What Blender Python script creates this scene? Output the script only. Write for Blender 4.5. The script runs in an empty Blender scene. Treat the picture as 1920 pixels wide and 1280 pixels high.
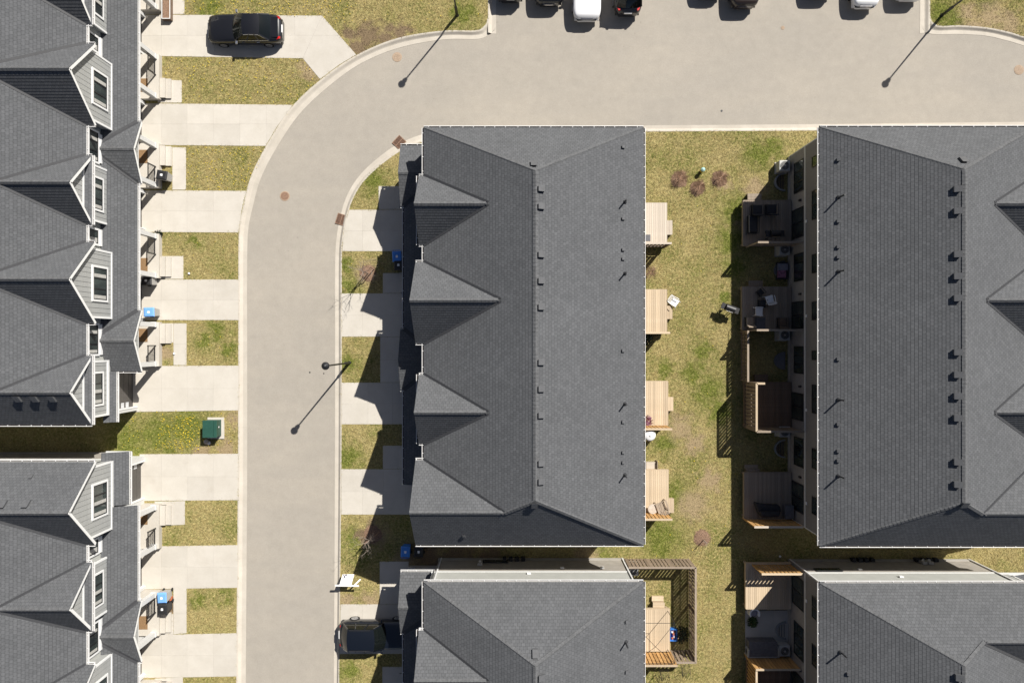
import bpy, math, random
import numpy as np
from mathutils import Vector, Matrix
from mathutils.geometry import tessellate_polygon
random.seed(7); rng = np.random.default_rng(7)
scene = bpy.context.scene
col = scene.collection

# ------------------------------------------------------------------ camera, sky, sun, exposure
PX = 27.4            # photograph pixels per metre on the ground
HC = 47.0            # camera height above the ground
cam_d = bpy.data.cameras.new('camera'); cam = bpy.data.objects.new('camera', cam_d); col.objects.link(cam)
cam.location = (0, 0, HC); cam.rotation_euler = (0, 0, 0)
cam_d.sensor_width = 36.0; cam_d.lens = 36.0 * PX * HC / 1920.0
cam_d.clip_start = 0.5; cam_d.clip_end = 2000.0
scene.camera = cam
SUN_EL = math.radians(45.6); SUN_AZ = math.atan2(0.633, 0.774)
world = bpy.data.worlds.new('World'); scene.world = world; world.use_nodes = True
wn = world.node_tree.nodes; wl = world.node_tree.links
sky = wn.new('ShaderNodeTexSky'); sky.sky_type = 'NISHITA'; sky.sun_disc = False
sky.air_density = 0.6; sky.dust_density = 1.0; sky.ozone_density = 0.4; sky.sun_elevation = SUN_EL; sky.sun_rotation = SUN_AZ
wl.new(sky.outputs[0], wn['Background'].inputs[0]); wn['Background'].inputs[1].default_value = 0.05
sun_d = bpy.data.lights.new('sun', 'SUN'); sun_d.energy = 4.9; sun_d.angle = math.radians(0.5); sun_d.color = (1.0, 0.96, 0.89)
sun = bpy.data.objects.new('sun', sun_d); col.objects.link(sun)
sdir = Vector((math.sin(SUN_AZ) * math.cos(SUN_EL), math.cos(SUN_AZ) * math.cos(SUN_EL), math.sin(SUN_EL)))
sun.rotation_euler = (-sdir).to_track_quat('-Z', 'Y').to_euler(); sun.location = (20, 20, 60)
vs = scene.view_settings
vs.view_transform = 'Standard'; vs.look = 'None'; vs.gamma = 1.0; vs.use_curve_mapping = False; vs.exposure = 0.55

# ------------------------------------------------------------------ materials
M = {}
class NT:
    def __init__(s, name, rough=0.8, metal=0.0, spec=0.3):
        m = bpy.data.materials.new(name); m.use_nodes = True; s.m = m
        s.n = m.node_tree.nodes; s.l = m.node_tree.links; s.b = s.n['Principled BSDF']
        s.b.inputs['Roughness'].default_value = rough; s.b.inputs['Metallic'].default_value = metal
        s.b.inputs['Specular IOR Level'].default_value = spec; M[name] = m
    def new(s, t, **k):
        n = s.n.new(t)
        for a, v in k.items(): setattr(n, a, v)
        return n
    def put(s, inp, v):
        if hasattr(v, 'links') or isinstance(v, bpy.types.NodeSocket): s.l.new(v, inp)
        elif isinstance(v, tuple) and len(v) == 3 and inp.type == 'RGBA': inp.default_value = (*v, 1)
        else: inp.default_value = v
    def pos(s): return s.new('ShaderNodeNewGeometry').outputs['Position']
    def uv(s): return s.new('ShaderNodeTexCoord').outputs['UV']
    def obj(s): return s.new('ShaderNodeTexCoord').outputs['Object']
    def noise(s, vec, scale, detail=3, rough=0.55, off=None):
        if off is not None:
            a = s.new('ShaderNodeVectorMath', operation='ADD'); s.put(a.inputs[0], vec); a.inputs[1].default_value = off; vec = a.outputs[0]
        n = s.new('ShaderNodeTexNoise'); s.put(n.inputs['Vector'], vec); n.inputs['Scale'].default_value = scale
        n.inputs['Detail'].default_value = detail; n.inputs['Roughness'].default_value = rough
        return n.outputs['Fac']
    def mapv(s, vec, sc):
        n = s.new('ShaderNodeVectorMath', operation='MULTIPLY'); s.put(n.inputs[0], vec); n.inputs[1].default_value = sc; return n.outputs[0]
    def rng(s, v, a, b, c=0.0, d=1.0):
        n = s.new('ShaderNodeMapRange'); s.put(n.inputs[0], v)
        for i, x in enumerate((a, b, c, d)): n.inputs[i + 1].default_value = x
        return n.outputs[0]
    def mix(s, f, a, b, mode='MIX'):
        n = s.new('ShaderNodeMix', data_type='RGBA', blend_type=mode)
        s.put(n.inputs[0], f); s.put(n.inputs[6], a); s.put(n.inputs[7], b); return n.outputs[2]
    def math(s, op, a, b=0.0):
        n = s.new('ShaderNodeMath', operation=op); s.put(n.inputs[0], a); s.put(n.inputs[1], b); return n.outputs[0]
    def scale_col(s, c, v):
        n = s.new('ShaderNodeVectorMath', operation='SCALE'); s.put(n.inputs[0], c); s.put(n.inputs[3], v); return n.outputs[0]
    def color(s, c): s.put(s.b.inputs['Base Color'], c)
    def bump(s, h, strength=0.3, dist=0.02):
        n = s.new('ShaderNodeBump'); n.inputs['Strength'].default_value = strength; n.inputs['Distance'].default_value = dist
        s.put(n.inputs['Height'], h); s.l.new(n.outputs[0], s.b.inputs['Normal'])
    def attr(s, name): 
        n = s.new('ShaderNodeAttribute'); n.attribute_name = name; return n.outputs['Fac']

def simple(name, c, rough=0.6, metal=0.0, spec=0.4, var=0.12, scale=6.0, objrand=0.0):
    t = NT(name, rough, metal, spec)
    f = t.rng(t.noise(t.pos(), scale, 4), 0.3, 0.7, 1 - var, 1 + var)
    cc = t.scale_col(tuple(c), f)
    if objrand:
        r = t.new('ShaderNodeObjectInfo').outputs['Random']
        cc = t.scale_col(cc, t.rng(r, 0, 1, 1 - objrand, 1 + objrand))
    t.color(cc); return t

# asphalt, bleached and dusty
t = NT('asphalt', 0.9, spec=0.2); p = t.pos()
a = t.rng(t.noise(p, 0.12, 4, 0.6), 0.35, 0.65); b = t.rng(t.noise(t.mapv(p, (0.35, 1.6, 1)), 0.5, 5, 0.65), 0.3, 0.7)
c = t.mix(a, (0.326, 0.297, 0.256), (0.372, 0.335, 0.284))
c = t.mix(t.math('MULTIPLY', b, 0.55), c, (0.308, 0.283, 0.248))
g = t.rng(t.noise(p, 26, 3, 0.7), 0.3, 0.7, 0.88, 1.12)
g2 = t.rng(t.noise(p, 1.7, 5, 0.7, (9, 3, 0)), 0.3, 0.7, 0.95, 1.05)
c = t.scale_col(t.scale_col(c, g), g2)
sp = t.rng(t.noise(p, 2.3, 2, 0.5, (31, 7, 0)), 0.74, 0.80)
c = t.mix(t.math('MULTIPLY', sp, 0.35), c, (0.16, 0.145, 0.13)); t.color(c)
t.bump(t.noise(p, 60, 3), 0.25, 0.01)
# concrete
def concrete(name, c0, c1, stain=0.25):
    t = NT(name, 0.85, spec=0.25); p = t.pos()
    r = t.new('ShaderNodeObjectInfo').outputs['Random']
    c = t.mix(t.rng(t.noise(p, 0.9, 5, 0.65), 0.3, 0.7), c0, c1)
    c = t.scale_col(c, t.rng(r, 0, 1, 0.955, 1.045))
    c = t.scale_col(c, t.rng(t.noise(p, 30, 3, 0.7), 0.3, 0.7, 0.95, 1.05))
    st = t.rng(t.noise(p, 0.55, 6, 0.7, (5, 8, 0)), 0.6, 0.78)
    c = t.mix(t.math('MULTIPLY', st, stain), c, (0.33, 0.27, 0.20)); t.color(c)
    t.bump(t.noise(p, 45, 3), 0.12, 0.008)
concrete('concrete', (0.47, 0.435, 0.38), (0.53, 0.495, 0.44))
concrete('kerb_concrete', (0.44, 0.40, 0.34), (0.52, 0.475, 0.41), 0.4)
concrete('foundation', (0.36, 0.34, 0.31), (0.42, 0.40, 0.37))
# shingles: UV in metres (along eave, up slope)
t = NT('shingle', 0.92, spec=0.15); uv = t.uv()
br = t.new('ShaderNodeTexBrick'); br.offset = 0.5; br.squash = 1.0
t.put(br.inputs['Vector'], uv); br.inputs['Scale'].default_value = 1.0
br.inputs['Brick Width'].default_value = 0.22; br.inputs['Row Height'].default_value = 0.19
br.inputs['Mortar Size'].default_value = 0.008; br.inputs['Mortar Smooth'].default_value = 0.3
br.inputs['Color1'].default_value = (0.092, 0.095, 0.100, 1); br.inputs['Color2'].default_value = (0.112, 0.115, 0.121, 1)
br.inputs['Mortar'].default_value = (0.040, 0.041, 0.044, 1)
g = t.rng(t.noise(t.mapv(uv, (7.0, 8.0, 1)), 1.0, 3, 0.65), 0.3, 0.7, 0.89, 1.11)
g2 = t.rng(t.noise(uv, 0.35, 4, 0.6), 0.3, 0.7, 0.93, 1.07)
g3 = t.rng(t.noise(uv, 40, 2, 0.6), 0.3, 0.7, 0.88, 1.12)
t.color(t.scale_col(t.scale_col(t.scale_col(br.outputs[0], g), g2), g3))
t.bump(t.noise(uv, 70, 2), 0.3, 0.006)
simple('cap_shingle', (0.106, 0.108, 0.112), 0.92, spec=0.15, var=0.25, scale=7)
simple('valley_shade_metal', (0.045, 0.046, 0.05), 0.6, spec=0.3)
# siding with lap lines as geometry
t = NT('siding', 0.6, spec=0.3); p = t.pos()
t.color(t.scale_col((0.36, 0.365, 0.355), t.rng(t.noise(t.mapv(p, (0.5, 0.5, 6)), 2.0, 4), 0.3, 0.7, 0.94, 1.06)))
simple('rear_stone_dark', (0.285, 0.27, 0.255), 0.85, var=0.12, scale=4)
simple('rear_siding_dark', (0.20, 0.192, 0.188), 0.7, var=0.06)
simple('siding_joint', (0.07, 0.07, 0.07), 0.8)
# two storey wall: stone veneer below, pale board above (z in world metres)
t = NT('house_wall', 0.8, spec=0.2); p = t.pos()
sep = t.new('ShaderNodeSeparateXYZ'); t.put(sep.inputs[0], p)
up = t.math('GREATER_THAN', sep.outputs[2], 2.72)
lo = t.mix(t.rng(t.noise(p, 2.2, 5), 0.3, 0.7), (0.31, 0.285, 0.25), (0.39, 0.36, 0.32))
hi = t.scale_col((0.42, 0.425, 0.40), t.rng(t.noise(p, 1.5, 3), 0.3, 0.7, 0.95, 1.05))
t.color(t.mix(up, lo, hi))
simple('white_trim', (0.78, 0.78, 0.77), 0.45, var=0.03)
simple('gutter_dirt_shade', (0.07, 0.055, 0.045), 0.95, var=0.5, scale=12)
simple('gutter_white', (0.76, 0.755, 0.75), 0.4, var=0.05, scale=3)
simple('soffit_white', (0.6, 0.6, 0.59), 0.6, var=0.03)
simple('black_metal', (0.018, 0.018, 0.02), 0.45, spec=0.5, var=0.1)
simple('vent_metal', (0.035, 0.036, 0.039), 0.5, spec=0.4)
simple('vent_grey', (0.10, 0.102, 0.107), 0.6, spec=0.3)
simple('black_frame', (0.012, 0.012, 0.014), 0.4, spec=0.5)
simple('garage_grey', (0.085, 0.078, 0.072), 0.5)
simple('door_brown', (0.20, 0.11, 0.05), 0.5, var=0.25)
simple('mat_brown', (0.23, 0.14, 0.07), 0.95, var=0.2, scale=20)
t = NT('glass', 0.06, spec=0.7); p = t.pos()
t.color(t.mix(t.rng(t.noise(t.mapv(p, (1.2, 1.2, 0.6)), 0.8, 2), 0.35, 0.65), (0.012, 0.016, 0.018), (0.05, 0.065, 0.06)))
simple('curtain_glint', (0.45, 0.44, 0.41), 0.8)
def wood(name, c0, c1, axis=(1.2, 14, 4)):
    t = NT(name, 0.75, spec=0.2); p = t.obj(); r = t.new('ShaderNodeObjectInfo').outputs['Random']
    g = t.noise(t.mapv(p, axis), 1.6, 5, 0.65)
    c = t.mix(t.rng(g, 0.3, 0.7), c0, c1); t.color(t.scale_col(c, t.rng(r, 0, 1, 0.86, 1.14)))
wood('wood_new', (0.44, 0.345, 0.235), (0.55, 0.44, 0.315), (14, 1.2, 4))
wood('wood_pale', (0.48, 0.415, 0.34), (0.56, 0.49, 0.41), (14, 1.2, 4))
wood('wood_grey', (0.235, 0.185, 0.14), (0.34, 0.28, 0.22), (14, 1.2, 4))
wood('wood_cedar', (0.42, 0.235, 0.085), (0.55, 0.33, 0.14), (6, 6, 1.2))
wood('wood_slat', (0.19, 0.14, 0.10), (0.30, 0.235, 0.175), (6, 6, 1.2))
wood('wood_dark', (0.13, 0.09, 0.062), (0.2, 0.145, 0.105), (6, 6, 2))
simple('mulch', (0.215, 0.135, 0.09), 0.95, var=0.55, scale=22)
simple('twig', (0.42, 0.27, 0.18), 0.9, var=0.3)
simple('bark_pale', (0.30, 0.25, 0.21), 0.9, var=0.3)
simple('stake_wood', (0.22, 0.14, 0.10), 0.85, var=0.3)
simple('soil', (0.20, 0.145, 0.095), 0.95, var=0.35, scale=9)
simple('leaf_green', (0.045, 0.085, 0.025), 0.7, var=0.4, scale=9)
simple('leaf_dark', (0.02, 0.032, 0.018), 0.7, var=0.4, scale=9)
simple('plastic_white', (0.78, 0.78, 0.78), 0.4, var=0.03)
simple('plastic_blue', (0.045, 0.20, 0.62), 0.45, var=0.05)
simple('plastic_blue_light', (0.16, 0.36, 0.74), 0.45, var=0.05)
simple('plastic_grey', (0.38, 0.37, 0.35), 0.55, var=0.05)
simple('plastic_black', (0.02, 0.02, 0.022), 0.5, var=0.1)
simple('furniture_dark', (0.025, 0.026, 0.03), 0.7, var=0.2)
simple('furniture_grey', (0.13, 0.13, 0.14), 0.8, var=0.15)
simple('fabric_pink', (0.30, 0.13, 0.21), 0.9, var=0.5, scale=7)
simple('fabric_lilac', (0.26, 0.25, 0.29), 0.9, var=0.2)
simple('well_metal', (0.30, 0.31, 0.32), 0.5, metal=0.3)
simple('ac_grey', (0.46, 0.46, 0.44), 0.55)
simple('transformer_green', (0.022, 0.075, 0.055), 0.45, var=0.1)
simple('rust', (0.25, 0.155, 0.105), 0.85, var=0.3, scale=18)
simple('rust_pale', (0.36, 0.27, 0.195), 0.9, var=0.2, scale=14)
simple('rust_dark', (0.075, 0.035, 0.025), 0.85, var=0.3, scale=18)
simple('terracotta', (0.42, 0.13, 0.06), 0.8)
simple('teal_pale', (0.35, 0.55, 0.52), 0.5)
simple('yellow', (0.62, 0.46, 0.03), 0.7, var=0.2)
simple('stone_pale', (0.48, 0.42, 0.36), 0.85, var=0.2)
simple('tyre', (0.016, 0.016, 0.017), 0.85)
simple('rim', (0.45, 0.45, 0.46), 0.3, metal=0.7)
simple('chrome', (0.75, 0.75, 0.77), 0.12, metal=1.0, var=0.02)
simple('tail_red', (0.50, 0.012, 0.012), 0.25, spec=0.6)
simple('lamp_clear', (0.55, 0.56, 0.58), 0.15, spec=0.7)
simple('sign_ink', (0.05, 0.045, 0.09), 0.7)
for nm, c in (('paint_black', (0.006, 0.006, 0.008)), ('paint_navy', (0.005, 0.007, 0.012)), ('paint_white', (0.78, 0.78, 0.79)),
              ('paint_brown', (0.026, 0.016, 0.011)), ('paint_silver', (0.42, 0.43, 0.45))):
    t = NT(nm, 0.35, spec=0.5); t.color(c); t.b.inputs['Coat Weight'].default_value = 0.8; t.b.inputs['Coat Roughness'].default_value = 0.05
t = NT('car_glass', 0.05, spec=0.45); t.color((0.006, 0.008, 0.008))

# lawn: dry straw with green; patches with their own shape
def G(px, py, z=0.0):
    k = (1 - z / HC) / PX
    return ((px - 960) * k, (640 - py) * k)
GREEN = [(300, 815, 1.7), (350, 800, 1.8), (240, 830, 1.6), (395, 12, 1.0), (870, 25, 0.9), (650, 500, .5), (655, 535, .8), (700, 340, 1.0), (655, 680, .7),
         (655, 860, .9), (665, 1010, .9), (650, 1260, .8), (1385, 395, 1.3), (1370, 450, 1.1), (1375, 500, .9), (1330, 735, 1.2), (1300, 700, .9), (1245, 832, .8),
         (1265, 925, 1.1), (1240, 1010, 1.6), (1120, 1040, 1.0), (1765, 22, 1.2), (1790, 40, .8), (1850, 10, .6), (1420, 290, 1.0), (1450, 280, .8), (410, 620, .7),
         (430, 655, .5), (385, 640, .6), (365, 450, .4), (1320, 660, .7), (1350, 770, .9), (370, 1125, .5), (425, 1120, .5), (1360, 560, .6), (1245, 690, .6)]
SOIL = [(690, 70, .9), (722, 68, .8), (672, 88, .6), (752, 58, .6), (655, 70, .5), (316, 1135, .9), (690, 1000, .7), (800, 1045, 1.2), (860, 1045, 1.2), (920, 1045, 1.0)]
BARE = [(580, 128, .7), (1298, 945, 1.0), (1330, 900, .7), (1415, 355, .7), (1400, 420, .5),
        (1275, 800, .8), (1300, 830, .7), (1860, 30, .9), (1890, 45, .8), (1830, 55, .9), (1815, 25, .6), (1100, 1043, .8), (690, 512, .7), (700, 1000, .8), (316, 1135, 1.0), (315, 665, .5),
        (650, 1125, .5), (700, 1128, .7), (1360, 345, .4), (440, 785, .5), (425, 845, .6), (380, 845, .5), (760, 1055, .8), (810, 1050, 1.0)]
t = NT('lawn', 0.95, spec=0.1); p = t.pos()
def patch(lst, soft):
    acc = None
    wob = t.rng(t.noise(p, 1.6, 4, 0.6, (3, 11, 0)), 0.3, 0.7, -0.55, 0.55)
    for x, y, r in lst:
        gx, gy = G(x, y)
        d = t.new('ShaderNodeVectorMath', operation='DISTANCE'); t.put(d.inputs[0], p); d.inputs[1].default_value = (gx, gy, 0.0)
        v = t.rng(t.math('ADD', d.outputs['Value'], wob), r * (1 + soft), r * (1 - soft))
        acc = v if acc is None else t.math('MAXIMUM', acc, v)
    return acc
n4 = t.noise(p, 6.5, 4, 0.7, (2, 9, 0)); n1 = t.noise(p, 0.45, 5, 0.62); n2 = t.noise(p, 3.2, 4, 0.65, (20, 4, 0)); n3 = t.noise(p, 17, 3, 0.7)
gmask = t.math('MAXIMUM', t.rng(t.math('ADD', t.math('MULTIPLY', n1, 0.6), t.math('MULTIPLY', n2, 0.4)), 0.44, 0.62, 0, 0.85), t.math('MULTIPLY', patch(GREEN, 0.6), 0.9))
straw = t.mix(t.rng(n2, 0.3, 0.7), (0.305, 0.245, 0.098), (0.425, 0.352, 0.168))
green = t.mix(t.rng(n3, 0.3, 0.7), (0.085, 0.118, 0.015), (0.19, 0.212, 0.042))
gm = t.math('MAXIMUM', t.math('MULTIPLY', gmask, t.rng(n4, 0.38, 0.56, 0.1, 1.0)), t.math('MULTIPLY', patch(GREEN, 0.6), t.rng(n4, 0.32, 0.52, 0.5, 0.95))); c = t.mix(gm, straw, green); c = t.scale_col(c, t.rng(n4, 0.3, 0.7, 1.25, 0.72))
c = t.mix(t.math('MULTIPLY', patch(BARE, 0.5), 0.8), c, t.mix(t.rng(n3, 0.3, 0.7), (0.25, 0.18, 0.11), (0.42, 0.32, 0.20)))
c = t.mix(t.math('MULTIPLY', patch(SOIL, 0.5), 0.92), c, t.mix(t.rng(n3, 0.3, 0.7), (0.15, 0.105, 0.065), (0.235, 0.17, 0.11)))
rn = t.attr('rnd')
c = t.scale_col(c, t.rng(rn, 0, 1, 0.5, 1.6)); c = t.scale_col(c, t.rng(n3, 0.25, 0.75, 0.62, 1.35)); t.color(c)
t.bump(n3, 0.5, 0.03)

# ------------------------------------------------------------------ mesh builder
class MB:
    def __init__(s): s.v = []; s.f = []; s.uv = []
    def add(s, vs, fs, uvs=None):
        o = len(s.v); s.v += [tuple(q) for q in vs]
        for i, f in enumerate(fs):
            s.f.append([o + k for k in f]); s.uv.append(uvs[i] if uvs else None)
        return s
    def box(s, x0, x1, y0, y1, z0, z1):
        x0, x1 = min(x0, x1), max(x0, x1); y0, y1 = min(y0, y1), max(y0, y1); z0, z1 = min(z0, z1), max(z0, z1)
        return s.add([(x, y, z) for z in (z0, z1) for y in (y0, y1) for x in (x0, x1)],
                     [(0, 2, 3, 1), (4, 5, 7, 6), (0, 1, 5, 4), (2, 6, 7, 3), (0, 4, 6, 2), (1, 3, 7, 5)])
    def prism(s, poly, z0, z1):
        n = len(poly); a = sum(poly[i][0] * poly[(i + 1) % n][1] - poly[(i + 1) % n][0] * poly[i][1] for i in range(n))
        if a < 0: poly = poly[::-1]
        vs = [(x, y, z0) for x, y in poly] + [(x, y, z1) for x, y in poly]
        fs = [tuple(range(n - 1, -1, -1)), tuple(range(n, 2 * n))] + [(i, (i + 1) % n, n + (i + 1) % n, n + i) for i in range(n)]
        return s.add(vs, fs)
    def bar(s, p, q, w, h, upv=(0, 0, 1)):
        p = Vector(p); q = Vector(q); d = (q - p).normalized(); u = Vector(upv)
        sd = d.cross(u)
        if sd.length < 1e-4: sd = d.cross(Vector((1, 0, 0)))
        sd.normalize(); u = sd.cross(d).normalized()
        vs = [c + sd * a * w / 2 + u * b * h / 2 for c in (p, q) for a, b in ((-1, -1), (1, -1), (1, 1), (-1, 1))]
        return s.add(vs, [(0, 3, 2, 1), (4, 5, 6, 7), (0, 1, 5, 4), (1, 2, 6, 5), (2, 3, 7, 6), (3, 0, 4, 7)])
    def tube(s, path, rad, n=8, cap=True):
        path = [Vector(q) for q in path]; m = len(path)
        rs = rad if isinstance(rad, (list, tuple)) else [rad] * m
        vs = []; 
        for i, q in enumerate(path):
            d = (path[min(i + 1, m - 1)] - path[max(i - 1, 0)]).normalized()
            a = d.orthogonal().normalized() if abs(d.z) > 0.9 or i == 0 else None
            if a is None: a = d.cross(Vector((0, 0, 1))).normalized()
            if abs(d.z) <= 0.9: a = d.cross(Vector((0, 0, 1))).normalized()
            else: a = d.cross(Vector((1, 0, 0))).normalized()
            b = d.cross(a)
            for k in range(n):
                t_ = 2 * math.pi * k / n; vs.append(q + (a * math.cos(t_) + b * math.sin(t_)) * rs[i])
        fs = [(i * n + k, i * n + (k + 1) % n, (i + 1) * n + (k + 1) % n, (i + 1) * n + k) for i in range(m - 1) for k in range(n)]
        if cap: fs += [tuple(range(n - 1, -1, -1)), tuple(range((m - 1) * n, m * n))]
        return s.add(vs, fs)
    def lathe(s, prof, cx=0, cy=0, n=20, cz=0):
        vs = [(cx + r * math.cos(2 * math.pi * k / n), cy + r * math.sin(2 * math.pi * k / n), cz + z) for r, z in prof for k in range(n)]
        m = len(prof)
        fs = [(i * n + k, i * n + (k + 1) % n, (i + 1) * n + (k + 1) % n, (i + 1) * n + k) for i in range(m - 1) for k in range(n)]
        fs += [tuple(range(n - 1, -1, -1)), tuple(range((m - 1) * n, m * n))]
        return s.add(vs, fs)
    def quadgrid(s, rows):
        m = len(rows); n = len(rows[0])
        return s.add([q for r in rows for q in r], [(i * n + j, i * n + j + 1, (i + 1) * n + j + 1, (i + 1) * n + j) for i in range(m - 1) for j in range(n - 1)])
    def build(s, name, mat, parent=None, smooth=False, bevel=0.0, **props):
        me = bpy.data.meshes.new(name)
        org = Vector((0, 0, 0))
        if parent is not None: org = ORG.get(parent.name, org)
        me.from_pydata([(x - org.x, y - org.y, z - org.z) for x, y, z in s.v], [], s.f)
        if any(u for u in s.uv):
            lay = me.uv_layers.new(name='UVMap'); arr = []
            for f, u in zip(s.f, s.uv): arr += [c for q in (u if u else [(0, 0)] * len(f)) for c in q]
            lay.data.foreach_set('uv', arr)
        me.materials.append(M[mat])
        if smooth: me.polygons.foreach_set('use_smooth', [True] * len(me.polygons))
        o = bpy.data.objects.new(name, me); col.objects.link(o)
        if parent is not None: o.parent = parent; ORG[o.name] = org
        if bevel:
            b = o.modifiers.new('bevel', 'BEVEL'); b.width = bevel; b.segments = 2; b.limit_method = 'ANGLE'
        for k, v in props.items(): o[k] = v
        return o
ORG = {}
def root(name, loc, label, cat, group=None, rz=0.0, base=True):
    o = bpy.data.objects.new(name, None); col.objects.link(o); o.empty_display_size = 0.3
    o.location = loc; o.rotation_euler = (0, 0, rz); o['label'] = label; o['category'] = cat
    if group: o['group'] = group
    if base: ORG[o.name] = Vector(loc)
    return o
def tag(o, label, cat, group=None):
    o['label'] = label; o['category'] = cat
    if group: o['group'] = group
    return o
def copy_tree(o, parent=None):
    c = o.copy(); col.objects.link(c)
    if parent is not None: c.parent = parent
    for ch in list(o.children): copy_tree(ch, c)
    return c
def children_all(o):
    r = []
    for c in o.children: r.append(c); r += children_all(c)
    return r
def place(o, loc, rz, label, group=None):
    o.location = loc; o.rotation_euler = (0, 0, rz); o['label'] = label
    if group: o['group'] = group
    return o
def clip_half(poly, f):
    out = []
    for i in range(len(poly)):
        a = poly[i]; b = poly[(i + 1) % len(poly)]; fa = f(a); fb = f(b)
        if fa >= 0: out.append(a)
        if (fa > 0 and fb < 0) or (fa < 0 and fb > 0):
            k = fa / (fa - fb); out.append(tuple(a[j] + (b[j] - a[j]) * k for j in range(len(a))))
    return out
def courses(mb, poly, up, expo, thick, v0=None):
    """overlapping courses on a planar polygon: each strip's lower edge stands proud"""
    P = [Vector(q) for q in poly]; n = Vector((0, 0, 0))
    for i in range(len(P)): n += (P[i] - P[0]).cross(P[(i + 1) % len(P)] - P[0])
    n.normalize(); up = Vector(up).normalized(); up = (up - n * up.dot(n)).normalized(); al = up.cross(n)
    if v0 is None: v0 = min(q.dot(up) for q in P)
    if n.z < -1e-3: n = -n
    elif abs(n.z) < 1e-3:
        n = mb.face_n if hasattr(mb, 'face_n') else n
    for tri in tessellate_polygon([P]):
        T = [tuple(P[i]) + (P[i].dot(up) - v0,) for i in tri]
        k0 = int(math.floor(min(q[3] for q in T) / expo + 1e-6)); k1 = int(math.ceil(max(q[3] for q in T) / expo - 1e-6))
        for k in range(k0, k1):
            c = clip_half(T, lambda q: q[3] - k * expo)
            if len(c) >= 3: c = clip_half(c, lambda q: (k + 1) * expo - q[3])
            if len(c) < 3: continue
            vs = []; uvs = []
            for q in c:
                b = Vector(q[:3]); vs.append(b + n * (thick * (1 - (q[3] - k * expo) / expo) + 0.002)); uvs.append((b.dot(al) + 100, q[3] + 0.0005))
            mb.add(vs, [tuple(range(len(vs)))], [uvs])
            for i in range(len(c)):
                a, b = c[i], c[(i + 1) % len(c)]
                if abs(a[3] - k * expo) < 1e-5 and abs(b[3] - k * expo) < 1e-5:
                    va, vb = Vector(a[:3]), Vector(b[:3]); h = n * (thick + 0.002)
                    mb.add([va, vb, vb + h, va + h], [(0, 1, 2, 3)], [[uvs[i]] * 4])
def struct(o): o['kind'] = 'structure'; return o

# ------------------------------------------------------------------ ground, road, kerbs, driveways
mb = MB(); mb.add([(-400, -400, -.16), (400, -400, -.16), (400, 400, -.16), (-400, 400, -.16)], [(0, 1, 2, 3)])
struct(mb.build('ground', 'lawn'))
mb = MB(); mb.add([(*G(380, 1800), -.125), (*G(3200, 1800), -.125), (*G(3200, -800), -.125), (*G(380, -800), -.125)], [(0, 1, 2, 3)])
struct(mb.build('road', 'asphalt'))
def spline(pts, sub=5):
    out = []; n = len(pts)
    for i in range(n - 1):
        p0, p1, p2, p3 = (np.array(pts[max(0, min(n - 1, j))], float) for j in (i - 1, i, i + 1, i + 2))
        for k in range(sub):
            u = k / sub
            out.append(tuple(0.5 * (2 * p1 + (p2 - p0) * u + (2 * p0 - 5 * p1 + 4 * p2 - p3) * u * u + (3 * p1 - p0 - 3 * p2 + p3) * u ** 3)))
    out.append(tuple(pts[-1])); return out
KW_BACK = [(441, 1700), (443, 1280), (446, 900), (447, 640), (447, 500), (448.5, 430), (457, 382), (471, 330), (500, 272), (545, 203), (602, 149), (668, 104), (745, 72), (830, 58), (890, 57.5), (907, 50), (914, 35), (915, 0), (915, -700)]
KW_ROAD = [(459, 1700), (459.5, 1280), (462, 900), (462, 640), (462, 500), (464, 432), (473, 386), (487, 336), (514, 282), (558, 216), (613, 163), (676, 118), (750, 88), (833, 73), (897, 72), (919, 60), (929, 38), (930, 0), (930, -700)]
KC_BACK = [(633, 1700), (636, 1280), (640, 900), (641, 640), (641, 500), (642.5, 455), (649, 415), (659, 380), (676, 348), (700, 322), (728, 299), (756, 281), (800, 264), (860, 253), (935, 249), (1209, 247), (1540, 245), (1920, 241), (2600, 236)]
KC_ROAD = [(622, 1700), (625, 1280), (627, 900), (627.5, 640), (627.5, 500), (630, 448), (637, 407), (647, 373), (662, 344), (685, 316), (715, 290), (745, 270), (792, 251), (855, 240), (932, 236), (1209, 234.5), (1540, 232), (1920, 228), (2600, 224)]
KN_BACK = [(1745, -700), (1744, 0), (1744, 28), (1749, 42), (1764, 49), (1800, 48), (1850, 52), (1890, 60), (1920, 69), (2050, 110), (2300, 180)]
KN_ROAD = [(1727, -700), (1727, 0), (1727, 36), (1734, 55), (1752, 63), (1800, 63), (1850, 66), (1890, 75), (1920, 84), (2045, 125), (2290, 195)]
LAWNS = []
def lawn_block(back, extra):
    poly = spline(back) + extra; LAWNS.append(poly)
    P = [Vector((*G(*q), 0)) for q in poly]
    mb = MB(); n = len(P); mb.add(P, tessellate_polygon([P]))
    mb.add(P + [q - Vector((0, 0, .155)) for q in P], [(i, (i + 1) % n, n + (i + 1) % n, n + i) for i in range(n)])
    o = struct(mb.build('lawn', 'lawn')); return o
lawn_block(KW_BACK, [(-1200, -700), (-1200, 1700)])
lawn_block(KC_BACK, [(2600, 1700)])
lawn_block(KN_BACK, [(2600, 180), (2600, -700)])
PROF = [(0, -.13), (0, -.112), (.5, -.12), (.60, -.09), (.78, -.01), (.86, .010), (1.0, .012), (1.0, -.05)]
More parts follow.
